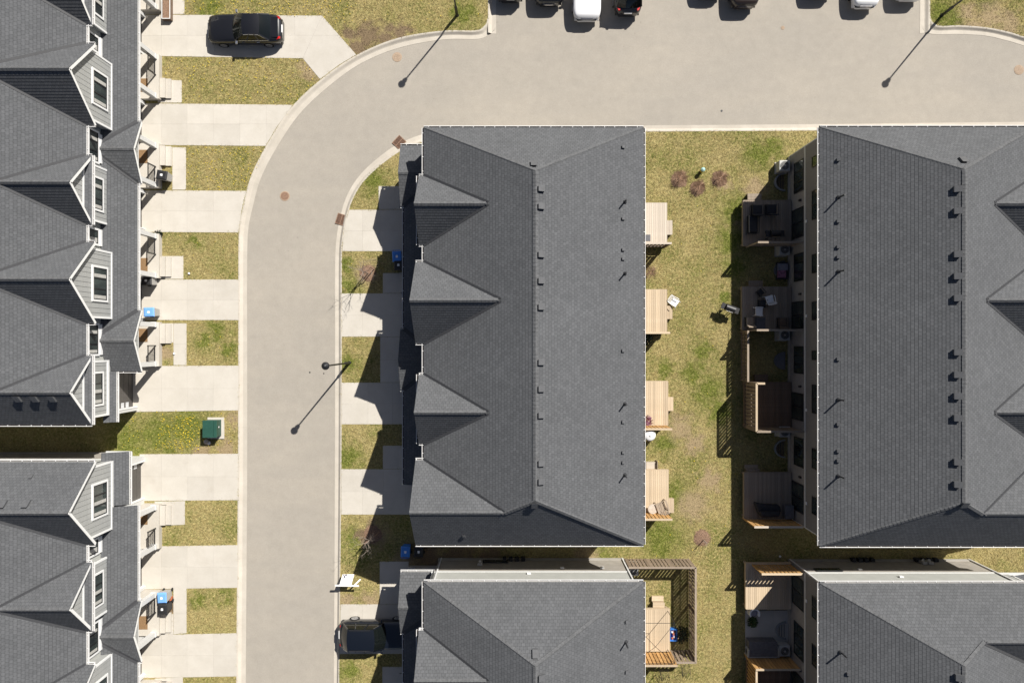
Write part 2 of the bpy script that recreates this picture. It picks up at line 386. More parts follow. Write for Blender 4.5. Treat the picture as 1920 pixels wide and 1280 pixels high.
def kerb(road, back):
    A = spline(road, 6); B = spline(back, 6)
    rt = bpy.data.objects.new('kerb', None); col.objects.link(rt); rt['kind'] = 'structure'; ORG[rt.name] = Vector((0, 0, 0))
    # cut into cast segments of about 3 m, with a fine joint
    seg = []; L = 0
    def ring(a, b): 
        a = np.array(G(*a)); b = np.array(G(*b)); return [(*(a + (b - a) * t_), z) for t_, z in PROF]
    rings = []
    for i in range(len(A) - 1):
        da = math.dist(G(*A[i]), G(*A[i + 1])); m = max(1, int(round(da / 0.6)))
        for k in range(m):
            u = k / m; rings.append((tuple(np.array(A[i]) * (1 - u) + np.array(A[i + 1]) * u), tuple(np.array(B[i]) * (1 - u) + np.array(B[i + 1]) * u)))
    rings.append((A[-1], B[-1]))
    vis = lambda q: -80 < q[0] < 2000 and -80 < q[1] < 1360
    i = 0
    while i < len(rings) - 1:
        j = min(i + (5 if vis(rings[i][0]) else 40), len(rings) - 1)
        rs = [ring(*rings[k]) for k in range(i, j + 1)]
        # shorten the last ring a little for the joint
        rs[-1] = [tuple(np.array(q) * .997 + np.array(r) * .003) for q, r in zip(rs[-1], rs[-2])]
        mb = MB(); mb.quadgrid(rs); n = len(PROF)
        mb.build('kerb_segment', 'kerb_concrete', rt); i = j
    return rt
kerb(KW_ROAD, KW_BACK); kerb(KC_ROAD, KC_BACK); kerb(KN_ROAD, KN_BACK)

PAVED = []
def paving(name, polys, xj=(), yj=(), z=0.02):
    c = np.mean([q for p_ in polys for q in p_], axis=0)
    rt = bpy.data.objects.new(name, None); col.objects.link(rt); rt['kind'] = 'structure'
    rt.location = (*G(*c), 0); ORG[rt.name] = Vector((*G(*c), 0))
    for poly in polys:
        PAVED.append(poly); cells = [poly]
        for xs in xj: cells = [d for c_ in cells for d in (clip_half(c_, lambda q: xs - q[0]), clip_half(c_, lambda q: q[0] - xs)) if len(d) > 2]
        for ys in yj: cells = [d for c_ in cells for d in (clip_half(c_, lambda q: ys - q[1]), clip_half(c_, lambda q: q[1] - ys)) if len(d) > 2]
        for c_ in cells:
            m = np.mean(c_, axis=0); pts = []
            for q in c_:
                d = np.array(q) - m; L = np.linalg.norm(d); pts.append(G(*(m + d * max(0, (L - .10) / max(L, 1e-6)))))
            mb = MB(); mb.prism(pts, -.03, z + random.uniform(-.003, .003)); mb.build('slab', 'concrete', rt)
    return rt
XL = (303, 351, 400)
paving('driveway', [[(255, 28), (604, 30), (568, 110), (255, 105)], [(604, 30), (668, 103), (636, 122), (600, 149), (568, 110)]], (303, 351, 402, 452, 503, 553), (67,))
paving('driveway', [[(262, 194), (549, 197), (520, 237), (498, 274), (262, 272)]], XL + (450, 500), (233,))
paving('driveway', [[(258, 357), (462, 358), (453, 395), (447, 436), (258, 435)]], XL, (396,))
paving('driveway', [[(258, 524), (447, 524), (447, 600), (258, 600)]], XL, (562,))
paving('driveway', [[(245, 686), (447, 685), (447, 769), (245, 772)]], XL, (728,))
paving('driveway', [[(262, 851), (446.5, 850), (446, 937), (262, 938.5)]], XL, (893,))
paving('driveway', [[(262, 1024), (445.5, 1021), (445, 1101), (262, 1104)]], XL, (1062,))
paving('driveway', [[(262, 1190), (444, 1186), (443.5, 1267), (262, 1270)]], XL, (1228,))
paving('walkway', [[(262, -70), (346, -70), (346, 27), (262, 27)]], (303,), (-20,))
paving('walkway', [[(296, 150), (341, 151), (341, 193), (296, 193)]], (318,))
paving('walkway', [[(323.5, 276), (349, 277), (349, 356), (323.5, 356)], [(296, 275), (323, 276), (323, 312), (296, 312)]], (), (318,))
paving('walkway', [[(296, 480), (344, 480), (344, 523), (296, 523)]], (318,))
paving('walkway', [[(325.5, 606), (350, 606), (350, 684.5), (325.5, 684.5)], [(299, 606), (325, 606), (325, 642), (299, 642)]], (), (645,))
paving('walkway', [[(290, 939.5), (347, 938.5), (347, 983), (296, 985)]], (320,))
paving('walkway', [[(325.5, 1102), (350, 1102), (350, 1186), (325.5, 1188)], [(296, 1150), (325, 1150), (325, 1188.5), (296, 1189)]], (), (1148,))
paving('walkway', [[(290, 1271), (343, 1268.5), (343, 1340), (290, 1340)]], (320,))
XC = (680, 713)
paving('driveway', [[(655, 393.5), (800, 393), (800, 471), (641.8, 471), (644, 442), (649, 414)]], XC + (752,), (433,))
paving('driveway', [[(641, 550), (800, 550), (800, 631), (641, 631)]], XC + (752,), (591,))
paving('driveway', [[(641, 717), (800, 717), (800, 795), (641, 795)]], (690, 736), (756,))
paving('driveway', [[(640.3, 879), (806, 879), (806, 964), (640, 964)]], (680, 719, 760), (921,))
paving('driveway', [[(638.5, 1132), (800, 1132), (800, 1225), (637, 1225)]], (680, 712, 752), (1178,))
paving('driveway', [[(635.8, 1302), (800, 1302), (800, 1380), (635.5, 1380)]], (680, 712), (1340,))
paving('walkway', [[(710, 349), (766, 349), (766, 392.5), (710, 392.5)]], (740,))
paving('walkway', [[(718, 512), (766, 512), (766, 549.5), (718, 549.5)]])
paving('walkway', [[(713, 631.5), (766, 631.5), (766, 716.5), (713, 716.5)]], (), (675,))
paving('walkway', [[(718, 835), (766, 835), (766, 878.5), (718, 878.5)]])
paving('walkway', [[(712, 1052), (766, 1052), (766, 1131.5), (712, 1131.5)]], (), (1092,))
paving('walkway', [[(717, 1249), (766, 1249), (766, 1301.5), (717, 1301.5)]], ())
paving('patio', [[(1397, 1143), (1478, 1143), (1478, 1236), (1397, 1236)]], (1424, 1451), (1170, 1198, 1217), z=.05)
PAVED.append([(1200, 0), (1200, 0), (1200, 0)])

# ------------------------------------------------------------------ townhouse rows
ZE, MP = 5.6, 0.522
class Row:
    def __init__(s, label, xe, sgn, W, yN, yS):
        g = .08; xe -= sgn * g; W -= 2 * g; yN -= g; yS += g
        s.xe, s.s, s.W, s.yN, s.yS = xe, sgn, W, yN, yS
        s.r = root('townhouse_row', (xe - sgn * W / 2, (yN + yS) / 2, 0), label, 'townhouse')
        s.run = MP * W / 2; s.endonly = False
    def T(s, u, y, z): return (s.xe + s.s * u, y, z)
    def box(s, mb, u0, u1, y0, y1, z0, z1): return mb.box(s.xe + s.s * u0, s.xe + s.s * u1, y0, y1, z0, z1)
    def upd(s, du): return (s.s * du, 0, 0)
    def slope(s, pts, up, name='roof_slope', parent=None):
        mb = MB(); courses(mb, [s.T(*q) for q in pts], up, 0.19, 0.008)
        return mb.build(name, 'shingle', parent or s.r)
    def cap(s, p, q, parent, w=0.15, drop=0.5, mat='cap_shingle', lift=0.018, step=0.21):
        """overlapping cap pieces along a ridge or hip from low end p to high end q"""
        p = Vector(s.T(*p)); q = Vector(s.T(*q)); d = q - p; L = d.length; d.normalize()
        sd = d.cross(Vector((0, 0, 1))).normalized(); up = sd.cross(d).normalized(); mb = MB(); n = max(1, int(L / step))
        for k in range(n):
            a = p + d * (L * k / n); b = p + d * (L * (k + 1) / n)
            A = [a + sd * w * e_ + up * (lift + 0.018 - (drop * w if e_ else 0)) for e_ in (-1, 0, 1)]
            B = [b + sd * w * e_ + up * (lift + 0.006 - (drop * w if e_ else 0)) for e_ in (-1, 0, 1)]
            mb.add(A + B, [(0, 1, 4, 3), (1, 2, 5, 4)]); mb.add(A + [c - up * .03 for c in A], [(0, 1, 4, 3), (1, 2, 5, 4)])
        return mb.build('ridge_cap', mat, parent)
    def valley(s, p, q, parent):
        p = Vector(s.T(*p)); q = Vector(s.T(*q)); d = (q - p).normalized(); sd = d.cross(Vector((0, 0, 1))).normalized(); up = sd.cross(d)
        mb = MB(); w = .13  # dark flashing, widened to draw in the shadow along the valley
        mb.add([p - sd * w + up * .055, p + up * .022, p + sd * w + up * .055, q - sd * w + up * .055, q + up * .022, q + sd * w + up * .055], [(0, 1, 4, 3), (1, 2, 5, 4)])
        return mb.build('flashing_shade_strip', 'valley_shade_metal', parent)
    def gutter(s, a, b, out, z=ZE, hang=0.66):
        """open trough from a to b (u,y), out = outward unit (u,y)"""
        A = np.array(a, float); B = np.array(b, float); O = np.array(out, float); mb = MB(); w = .118
        def bx(o0, o1, z0, z1, t0=0.0, t1=1.0):
            pa = A + (B - A) * t0; pb = A + (B - A) * t1
            c = [pa + O * o0, pb + O * o0, pb + O * o1, pa + O * o1]
            mb.add([s.T(q[0], q[1], zz) for zz in (z0, z1) for q in c], [(0, 3, 2, 1), (4, 5, 6, 7), (0, 1, 5, 4), (1, 2, 6, 5), (2, 3, 7, 6), (3, 0, 4, 7)])
        bx(.006, w, z - .125, z - .113); bx(w - .026, w + .0, z - .113, z - .022); bx(.004, .018, z - .113, z - .05)
        L = np.linalg.norm(B - A); n = int(L / hang) if L > .7 else 0; hw = .014 / max(L, .1)
        for k in range(n):
            t_ = (k + .5 + random.uniform(-.12, .12)) / n; bx(.018, w - .026, z - .052, z - .03, t_ - hw, t_ + hw)
        o = mb.build('gutter', 'gutter_white', s.r); mb = MB(); bx(.02, w - .028, z - .112, z - .098); mb.build('litter_shade', 'gutter_dirt_shade', o)  # litter coloured near black to paint shade into the open trough
        return o
    # ---- whole roof and walls
    def main(s, dorm):
        """dorm: list of (y0, h, kind, end) ; kind 'big'/'small' ; end '' / 'N' / 'S'"""
        dorm = [(s.yS + h if e == 'S' else s.yN - h if e == 'N' else y0, h, k, e) for y0, h, k, e in dorm]
        W, yN, yS, run = s.W, s.yN, s.yS, s.run; zr = ZE + run; R = s.r; z = lambda u: ZE - MP * u
        nonend = sorted([d for d in dorm if not d[3]], key=lambda d: -d[0])
        eN = next((d for d in dorm if d[3] == 'N'), None); eS = next((d for d in dorm if d[3] == 'S'), None)
        hr, hs = (-W / 2, yN - run, zr), (-W / 2, yS + run, zr)
        pts = []
        if eS: pts += [(0, eS[0] + eS[1], ZE), (-eS[1] / MP, eS[0], ZE + eS[1]), hs]
        else: pts += [(0, yS, ZE), hs]
        pts.append(hr)
        if eN: pts += [(-eN[1] / MP, eN[0], ZE + eN[1]), (0, eN[0] - eN[1], ZE)]
        else: pts.append((0, yN, ZE))
        gaps = []; cur = (eN[0] - eN[1]) if eN else yN
        for y0, h, k, e in nonend:
            pts += [(0, y0 + h, ZE), (-h / MP, y0, ZE + h), (0, y0 - h, ZE)]; gaps.append((cur, y0 + h)); cur = y0 - h
        gaps.append((cur, (eS[0] + eS[1]) if eS else yS))
        front = s.slope(pts, (-s.s * 1, 0, MP)); s.front = front
        back = s.slope([(-W, yS, ZE), (-W, yN, ZE), hr, hs], (s.s, 0, MP)); s.back = back
        ue = lambda k: .5 if k == 'big' else .3
        for e, sg, yy, hh in ((eN, -1, yN, hr), (eS, 1, yS, hs)):
            if e: p_ = [(-W, yy, ZE), hh, (-e[1] / MP, e[0], ZE + e[1]), (ue(e[2]), e[0], ZE + e[1]), (ue(e[2]), yy, ZE)]
            else: p_ = [(-W, yy, ZE), hh, (0, yy, ZE)]
            sl = s.slope(p_, (0, sg, 1))
            if sg < 0: s.north = sl
            else: s.south = sl
            s.cap((-W, yy, ZE), hh, sl, drop=.55)
            if e: s.cap((-e[1] / MP, e[0], ZE + e[1]), hh, sl, drop=.55)
            else: s.cap((0, yy, ZE), hh, sl, drop=.55)
            s.gutter((ue(e[2]) if e else 0, yy), (-W, yy), (0, -sg))
        s.cap(hs, hr, back, drop=.45)
        s.gutter((-W, yS), (-W, yN), (-1, 0))
        for a, b in gaps: s.gutter((0, a), (0, b), (1, 0))
        mb = MB(); s.box(mb, -.02, -W + .02, yS + .02, yN - .02, 5.43, 5.57); mb.build('soffit', 'soffit_white', R)
        # body
        mb = MB(); s.box(mb, -.35, -W + .35, yS + .35, yN - .35, -.1, 5.43); mb.build('wall', 'house_wall', R)
        mb = MB(); s.box(mb, -W + .33, -W + .35, yS + .35, yN - .35, 2.62, 2.8); s.box(mb, -.4, -W + .4, yN - .35, yN - .32, 2.62, 2.78); s.box(mb, -.4, -W + .4, yS + .35, yS + .32, 2.62, 2.78)
        mb.build('band_course', 'soffit_white', R)
        mb = MB(); s.box(mb, -.3, -W + .31, yS + .31, yN - .31, -.1, .34); mb.build('foundation', 'foundation', R)
        for y0, h, k, e in dorm: s.dormer(y0, h, k, e)
        return gaps
    def gable(s, poly, u, parent, name='gable_wall', pitch=.30):
        """backing sheet with upright boards, one object per board"""
        mb = MB(); n = len(poly); mb.add([s.T(u + e, y, z) for e in (-.03, .002) for y, z in poly], [tuple(range(n)), tuple(range(2 * n - 1, n - 1, -1))] + [(i, (i + 1) % n, n + (i + 1) % n, n + i) for i in range(n)])
        o = mb.build(name, 'siding_joint', parent)
        y0, y1 = min(q[0] for q in poly), max(q[0] for q in poly); k = max(1, int(round((y1 - y0) / pitch))); w = (y1 - y0) / k
        for i in range(k):
            c = clip_half([tuple(q) for q in poly], lambda q: q[0] - (y0 + i * w + .011)); c = clip_half(c, lambda q: (y0 + (i + 1) * w - .011) - q[0]) if len(c) > 2 else c
            if len(c) < 3: continue
            n = len(c); mb = MB(); mb.add([s.T(u + e, y, z) for e in (.003, .024) for y, z in c], [tuple(range(n)), tuple(range(2 * n - 1, n - 1, -1))] + [(j, (j + 1) % n, n + (j + 1) % n, n + j) for j in range(n)])
            mb.build('siding_board', 'siding', o)
        return o
    def dormer(s, y0, h, kind, end):
        big = kind == 'big'; ue = .5 if big else .3; zr = ZE + h
        sides = [sg for sg in (1, -1) if not (end == 'N' and sg == 1 or end == 'S' and sg == -1)]
        for sg in sides:
            sl = s.slope([(ue, y0, zr), (-h / MP, y0, zr), (0, y0 + sg * h, ZE), (ue, y0 + sg * h, ZE)], (0, -sg, 1), 'dormer_slope')
            s.valley((0, y0 + sg * h, ZE), (-h / MP, y0, zr), sl); s.gutter((.0, y0 + sg * h), (ue, y0 + sg * h), (0, sg), hang=.3)
        s.cap((ue, y0, zr), (-h / MP, y0, zr), s.front, drop=.8, w=.13)
        # verge boards
        for sg in (1, -1):
            mb = MB(); mb.bar(s.T(ue - .045, y0 + sg * (h + .0), ZE - .15), s.T(ue - .045, y0, zr - .15), .06, .17); mb.build('verge_board', 'white_trim', s.r)
        hw = h - .35; R = s.r
        if big:
            u = .22; poly = [(y0 - hw, 3.28), (y0 + hw, 3.28), (y0 + hw, ZE + .22), (y0, ZE + h - .13), (y0 - hw, ZE + .22)]
            g = s.gable(poly, u, R); mb = MB(); s.box(mb, -.5, u - .02, y0 - hw, y0 + hw, 3.0, 5.4); mb.build('bay_wall', 'siding', R)
            wz0, wz1, ww = 3.98, 5.36, .98
        else:
            u = -.05; poly = [(y0 - hw, 3.28), (y0 + hw, 3.28), (y0 + hw, 5.42), (y0 - hw, 5.42)]
            g = s.gable(poly, u, R); mb = MB(); s.box(mb, -.5, u - .02, y0 - hw, y0 + hw, 3.0, 5.4); mb.build('bay_wall', 'siding', R)
            t_ = s.gable([(y0 - h + .42, ZE + .28), (y0 + h - .42, ZE + .28), (y0, ZE + h - .14)], -.03, R)
            mb = MB(); s.box(mb, -.05, .02, y0 - h + .52, y0 + h - .52, ZE + .21, ZE + .34); mb.build('gable_band', 'white_trim', R)
            sk = s.slope([(.34, y0 - h - .02, ZE + .0), (.34, y0 + h + .02, ZE + .0), (-.02, y0 + h - .27, ZE + .22), (-.02, y0 - h + .27, ZE + .22)], (-s.s, 0, .8), 'skirt_roof')
            s.gutter((.34, y0 + h + .02), (.34, y0 - h - .02), (1, 0)); wz0, wz1, ww = 3.98, 5.36, .95
            mb = MB(); s.box(mb, -.3, .32, y0 - h, y0 + h, 5.43, 5.56); mb.build('soffit', 'soffit_white', R)
        mb = MB()
        for sg in (1, -1): s.box(mb, u - .05, u + .055, y0 + sg * (hw - .09), y0 + sg * (hw + .03), 3.28, 5.44 if not big else 5.62)
        s.box(mb, u - .03, u + .06, y0 - hw - .03, y0 + hw + .03, 3.24, 3.46); mb.build('corner_trim', 'white_trim', R)
        s.window(u + .03, y0, ww, wz0, wz1, 3)
    def window(s, u, y, hw, z0, z1, panes, trim=True, name='window', side=1, blind=False):
        """side 1 = front facing, -1 = rear facing"""
        d = side; fr = MB(); tw = .05
        s.box(fr, u, u + d * .045, y - hw, y - hw + tw, z0, z1); s.box(fr, u, u + d * .045, y + hw - tw, y + hw, z0, z1)
        s.box(fr, u, u + d * .045, y - hw, y + hw, z0, z0 + tw); s.box(fr, u, u + d * .045, y - hw, y + hw, z1 - tw, z1)
        for k in range(1, panes): yy = y - hw + 2 * hw * k / panes; s.box(fr, u, u + d * .042, yy - .035, yy + .035, z0, z1)
        o = fr.build(name, 'black_frame', s.r)
        for k in range(panes):
            a = y - hw + 2 * hw * k / panes + .04; b = y - hw + 2 * hw * (k + 1) / panes - .04
            mb = MB(); s.box(mb, u + d * .002, u + d * .018, a, b, z0 + .04, z1 - .04); mb.build('pane', 'glass', o)
            if trim and (k + int(abs(y) * 7)) % 3 != 1:
                mb = MB(); s.box(mb, u + d * .0185, u + d * .0195, a + .03, a + (b - a) * .42, z0 + .06, z1 - .06); mb.build('curtain_glint', 'curtain_glint', o)  # pale curtain strip before the glass, also painting in its bright reflection
        if trim:
            mb = MB(); w = .12
            for a, b, c, e in ((y - hw - w, y - hw, z0 - w, z1 + w), (y + hw, y + hw + w, z0 - w, z1 + w), (y - hw, y + hw, z0 - w, z0), (y - hw, y + hw, z1, z1 + w)):
                s.box(mb, u - d * .02, u + d * .055, a, b, c, e)
            mb.build('window_trim', 'white_trim', o)
        return o
    def recess(s, y, hw):
        s.gable([(y - hw, 3.3), (y + hw, 3.3), (y + hw, 5.42), (y - hw, 5.42)], -.33, s.r, 'recess_wall')
        mb = MB(); s.box(mb, -.34, -.25, y - hw, y + hw, 3.5, 3.78); mb.build('base_trim', 'white_trim', s.r)
    # ---- porch roofs: gables (list of y0), sheds (ya > yb) spans joined into valleys
    UO, UW, ZP, SP, HP, SG = 1.62, -.34, 2.9, .35, 1.95, .46
    def shed(s, ya, yb, uo=None, gN=False, gS=False, slope=None):
        uo = s.UO if uo is None else uo; sl = slope or s.SP; zw = s.ZP + sl * (uo - s.UW); k = s.HP - .43
        pts = [(uo, ya, s.ZP), (uo, yb, s.ZP), (s.UW, yb - (k if gS else 0), zw), (s.UW, ya + (k if gN else 0), zw)]
        o = s.slope(pts, (-s.s, 0, sl), 'porch_roof'); s.gutter((uo, ya), (uo, yb), (1, 0), s.ZP)
        mb = MB(); s.box(mb, uo - .03, s.UW - .1, yb, ya, s.ZP - .17, s.ZP - .03); mb.build('soffit', 'soffit_white', s.r); return o
    def porch_gable(s, y0, openN=False, openS=False):
        zr = s.ZP + s.SG * s.HP; ue = 1.85; o = None
        for sg, op in ((1, openN), (-1, openS)):
            if op: pts = [(ue, y0, zr), (s.UW, y0, zr), (s.UW, y0 + sg * s.HP, s.ZP), (ue, y0 + sg * s.HP, s.ZP)]
            else: pts = [(ue, y0, zr), (s.UW, y0, zr), (s.UW, y0 + sg * .43, zr - s.SG * .43), (s.UO, y0 + sg * s.HP, s.ZP), (ue, y0 + sg * s.HP, s.ZP)]
            o = s.slope(pts, (0, -sg, s.SG), 'porch_gable_roof')
            if op: s.gutter((s.UW, y0 + sg * s.HP), (ue, y0 + sg * s.HP), (0, sg), s.ZP)
            else: s.valley((s.UO, y0 + sg * s.HP, s.ZP), (s.UW, y0 + sg * .43, zr - s.SG * .43), o); s.gutter((s.UO, y0 + sg * s.HP), (ue, y0 + sg * s.HP), (0, sg), s.ZP, .3)
            mb = MB(); mb.bar(s.T(ue - .045, y0 + sg * (s.HP + .0), s.ZP - .12), s.T(ue - .045, y0, zr - .12), .06, .16); mb.build('verge_board', 'white_trim', s.r)
        s.cap((ue, y0, zr), (s.UW, y0, zr), o, drop=.42, w=.13)
        s.gable([(y0 - s.HP + .2, s.ZP), (y0 + s.HP - .2, s.ZP), (y0, zr - .12)], 1.62, s.r, 'porch_pediment')
        mb = MB(); s.box(mb, 1.6, s.UW - .1, y0 - s.HP + .02, y0 + s.HP - .02, s.ZP - .17, s.ZP - .03); mb.build('soffit', 'soffit_white', s.r)
    def porch(s, y0, step, hw=1.5, rail=True):
        """step = +1 steps on the north half, -1 on the south half"""
        R = s.r
        mb = MB(); s.box(mb, -.34, 1.72, y0 - hw, y0 + hw, -.05, .42); mb.build('porch_slab', 'concrete', R)
        for k, (u1, z1) in enumerate(((2.05, .28), (2.38, .14))):
            mb = MB(); s.box(mb, 1.721, u1, y0 + step * .05, y0 + step * (hw - .12), 0, z1); mb.build('step', 'concrete', R)
        for sg in (1, -1):
            mb = MB(); s.box(mb, 1.26, 1.56, y0 + sg * (hw - .02), y0 + sg * (hw - .32), .42, 2.73)
            s.box(mb, 1.23, 1.59, y0 + sg * (hw + .01), y0 + sg * (hw - .35), .42, .62); mb.build('porch_column', 'soffit_white', R)
        if rail:
            a, b = y0 - step * .1, y0 - step * (hw - .33); mb = MB()
            for zz in (.52, 1.38): s.box(mb, 1.47, 1.52, a, b, zz, zz + .05)
            n = 12
            for k in range(n + 1): yy = a + (b - a) * k / n; s.box(mb, 1.485, 1.505, yy - .01, yy + .01, .55, 1.4)
            s.box(mb, 1.46, 1.53, a - .035, a + .035, .42, 1.45)
            mb.build('railing', 'black_metal', R)
        mb = MB(); s.box(mb, -.33, -.26, y0 + step * .2, y0 + step * 1.15, .42, 2.5); dr = mb.build('front_door', 'door_brown', R)
        mb = MB(); s.box(mb, -.26, -.2, y0 + step * .3, y0 + step * .36, 1.35, 1.5); mb.build('door_handle', 'chrome', dr)
        mb = MB(); s.box(mb, .2, .95, y0 + step * .15, y0 + step * 1.05, .421, .437); mb.build('door_mat', 'mat_brown', R)
        s.window(-.33, y0 - step * .75, .5, 1.3, 2.4, 1, side=1)
    def garage(s, y0, hw, u=.6, dw=1.25, dlight=1, du=None):
        R = s.r; du = u - .22 if du is None else du
        mb = MB()
        for sg in (1, -1): s.box(mb, -.34, u, y0 + sg * hw, y0 + sg * dw, -.05, 2.72)
        s.box(mb, -.34, u, y0 - dw, y0 + dw, 2.3, 2.72); mb.build('garage_wall', 'soffit_white', R)
        mb = MB(); s.box(mb, du - .05, du, y0 - dw, y0 + dw, 0.02, 2.3)
        for k in range(1, 4): s.box(mb, du, du + .012, y0 - dw, y0 + dw, .02 + k * .57 - .5, k * .57 + .02 - .03)
        dr = mb.build('garage_door', 'garage_grey', R)
        for k in range(3):
            yy = y0 - dlight * (dw - .25); zz = 1.85 - k * .55
            mb = MB(); s.box(mb, du + .012, du + .022, yy - .17, yy + .17, zz - .17, zz + .17); mb.build('pane', 'lamp_clear', dr)
        for sg in (1, -1): mb = MB(); s.box(mb, du, u + .03, y0 + sg * dw, y0 + sg * (dw - .06), 0, 2.3); mb.build('door_jamb', 'white_trim', R)
    def vent(s, px, py, par, kind='box', zoff=0.0, facing=None):
        # find the surface height under the given point of the slope by iteration
        z = 8.0
        for _ in range(8): x, y = G(px, py, z); z = s.zroof(x, y)
        x, y = G(px, py, z); z = s.zroof(x, y); mb = MB()
        if kind == 'box':
            w = .155; gx, gy = s.grad(x, y)
            vs = [(x + a * w, y + b * w, z + gx * a * w + gy * b * w + e) for e in (-.02, .17) for a, b in ((-1, -1), (1, -1), (1, 1), (-1, 1))]
            mb.add(vs, [(0, 3, 2, 1), (4, 5, 6, 7), (0, 1, 5, 4), (1, 2, 6, 5), (2, 3, 7, 6), (3, 0, 4, 7)])
            w2 = .175; vs = [(x + a * w2, y + b * w2, z + gx * a * w2 + gy * b * w2 + e) for e in (.171, .20) for a, b in ((-1, -1), (1, -1), (1, 1), (-1, 1))]
            mb.add(vs, [(0, 3, 2, 1), (4, 5, 6, 7), (0, 1, 5, 4), (1, 2, 6, 5), (2, 3, 7, 6), (3, 0, 4, 7)])
            mb.build('roof_vent', 'vent_grey', par)
        elif kind == 'small':
            w = .085; gx, gy = s.grad(x, y)
            vs = [(x + a * w, y + b * w, z + gx * a * w + gy * b * w + e) for e in (-.02, .14) for a, b in ((-1, -1), (1, -1), (1, 1), (-1, 1))]
            mb.add(vs, [(0, 3, 2, 1), (4, 5, 6, 7), (0, 1, 5, 4), (1, 2, 6, 5), (2, 3, 7, 6), (3, 0, 4, 7)]); mb.build('exhaust_vent', 'vent_grey', par)
        else:
            mb.tube([(x, y, z - .05), (x, y, z + .75)], .05, 10); mb.lathe([(.14, -.02), (.09, .07), (.05, .12)], x, y, 12, z); mb.build('vent_pipe', 'vent_metal', par)
    def zroof(s, x, y):
        if s.endonly: return ZE + min(s.yN - y, y - s.yS)
        u = (x - s.xe) * s.s
        return ZE + min(-MP * u, MP * (u + s.W), s.yN - y, y - s.yS)
    def grad(s, x, y):
        e = .01; z0 = s.zroof(x, y); return ((s.zroof(x + e, y) - z0) / e, (s.zroof(x, y + e) - z0) / e)
    def downspout(s, u, y, z1=5.45, kick=None):
        x = s.xe + s.s * u; mb = MB(); mb.box(x - .04, x + .04, y - .03, y + .03, .1, z1)
        mb.build('downspout', 'gutter_white', s.r)
    def rear(s, lower, upper):
        u = -s.W + .335
        for z0, z1, mt in ((.345, 2.61, 'rear_stone_dark'), (2.81, 5.42, 'rear_siding_dark')): mb = MB(); s.box(mb, u + .004, u + .016, s.yS + .36, s.yN - .36, z0, z1); mb.build('rear_dark_panel', mt, s.r)  # thin panels, darker in tone than the other house walls
        for y, hw, door in lower:
            s.window(u, y, hw, .62 if door else 1.05, 2.52, 2 if door else 3, trim=False, name='patio_door' if door else 'window', side=-1)
            if door:
                yy = y + hw + .45; mb = MB(); s.box(mb, u - .12, u, yy - .06, yy + .06, 1.95, 2.2); mb.build('wall_light', 'black_metal', s.r)
                mb = MB(); s.box(mb, u - .035, u, y - .2, y - .02, 2.84, 3.04); mb.build('vent_hood', 'plastic_white', s.r)
        for y, hw in upper: s.window(u, y, hw, 3.8, 5.1, 2 if hw > .6 else 1, trim=False, side=-1)
    def side_wall(s, y, d, items):
        """fittings on an end wall; d = outward sign in y"""
        for kind, u, z in items:
            mb = MB()
            if kind == 'meter':
                s.box(mb, u - .16, u + .16, y, y + d * .16, z - .25, z + .25); mb.lathe([(.10, 0), (.1, .02)], s.xe + s.s * u, y + d * .2, 12, z); mb.build('electric_meter', 'plastic_grey', s.r)
            elif kind == 'gas':
                for k in range(4): s.box(mb, u + k * .42, u + k * .42 + .26, y, y + d * .22, z, z + .36); s.box(mb, u + k * .42 + .1, u + k * .42 + .15, y + d * .02, y + d * .07, 0, z)
                mb.build('gas_meter', 'furniture_dark', s.r)
            elif kind == 'vent':
                s.box(mb, u - .12, u + .12, y, y + d * .07, z - .1, z + .1); mb.build('vent_hood', 'plastic_white', s.r)
            elif kind == 'window':
                s.box(mb, u - .85, u + .85, y, y + d * .03, z - .3, z + .3); w = mb.build('window', 'black_frame', s.r)
                for k in range(2):
                    mb = MB(); a = u - .8 + k * .82; s.box(mb, a, a + .77, y + d * .031, y + d * .04, z - .25, z + .25); mb.build('pane', 'glass', w)

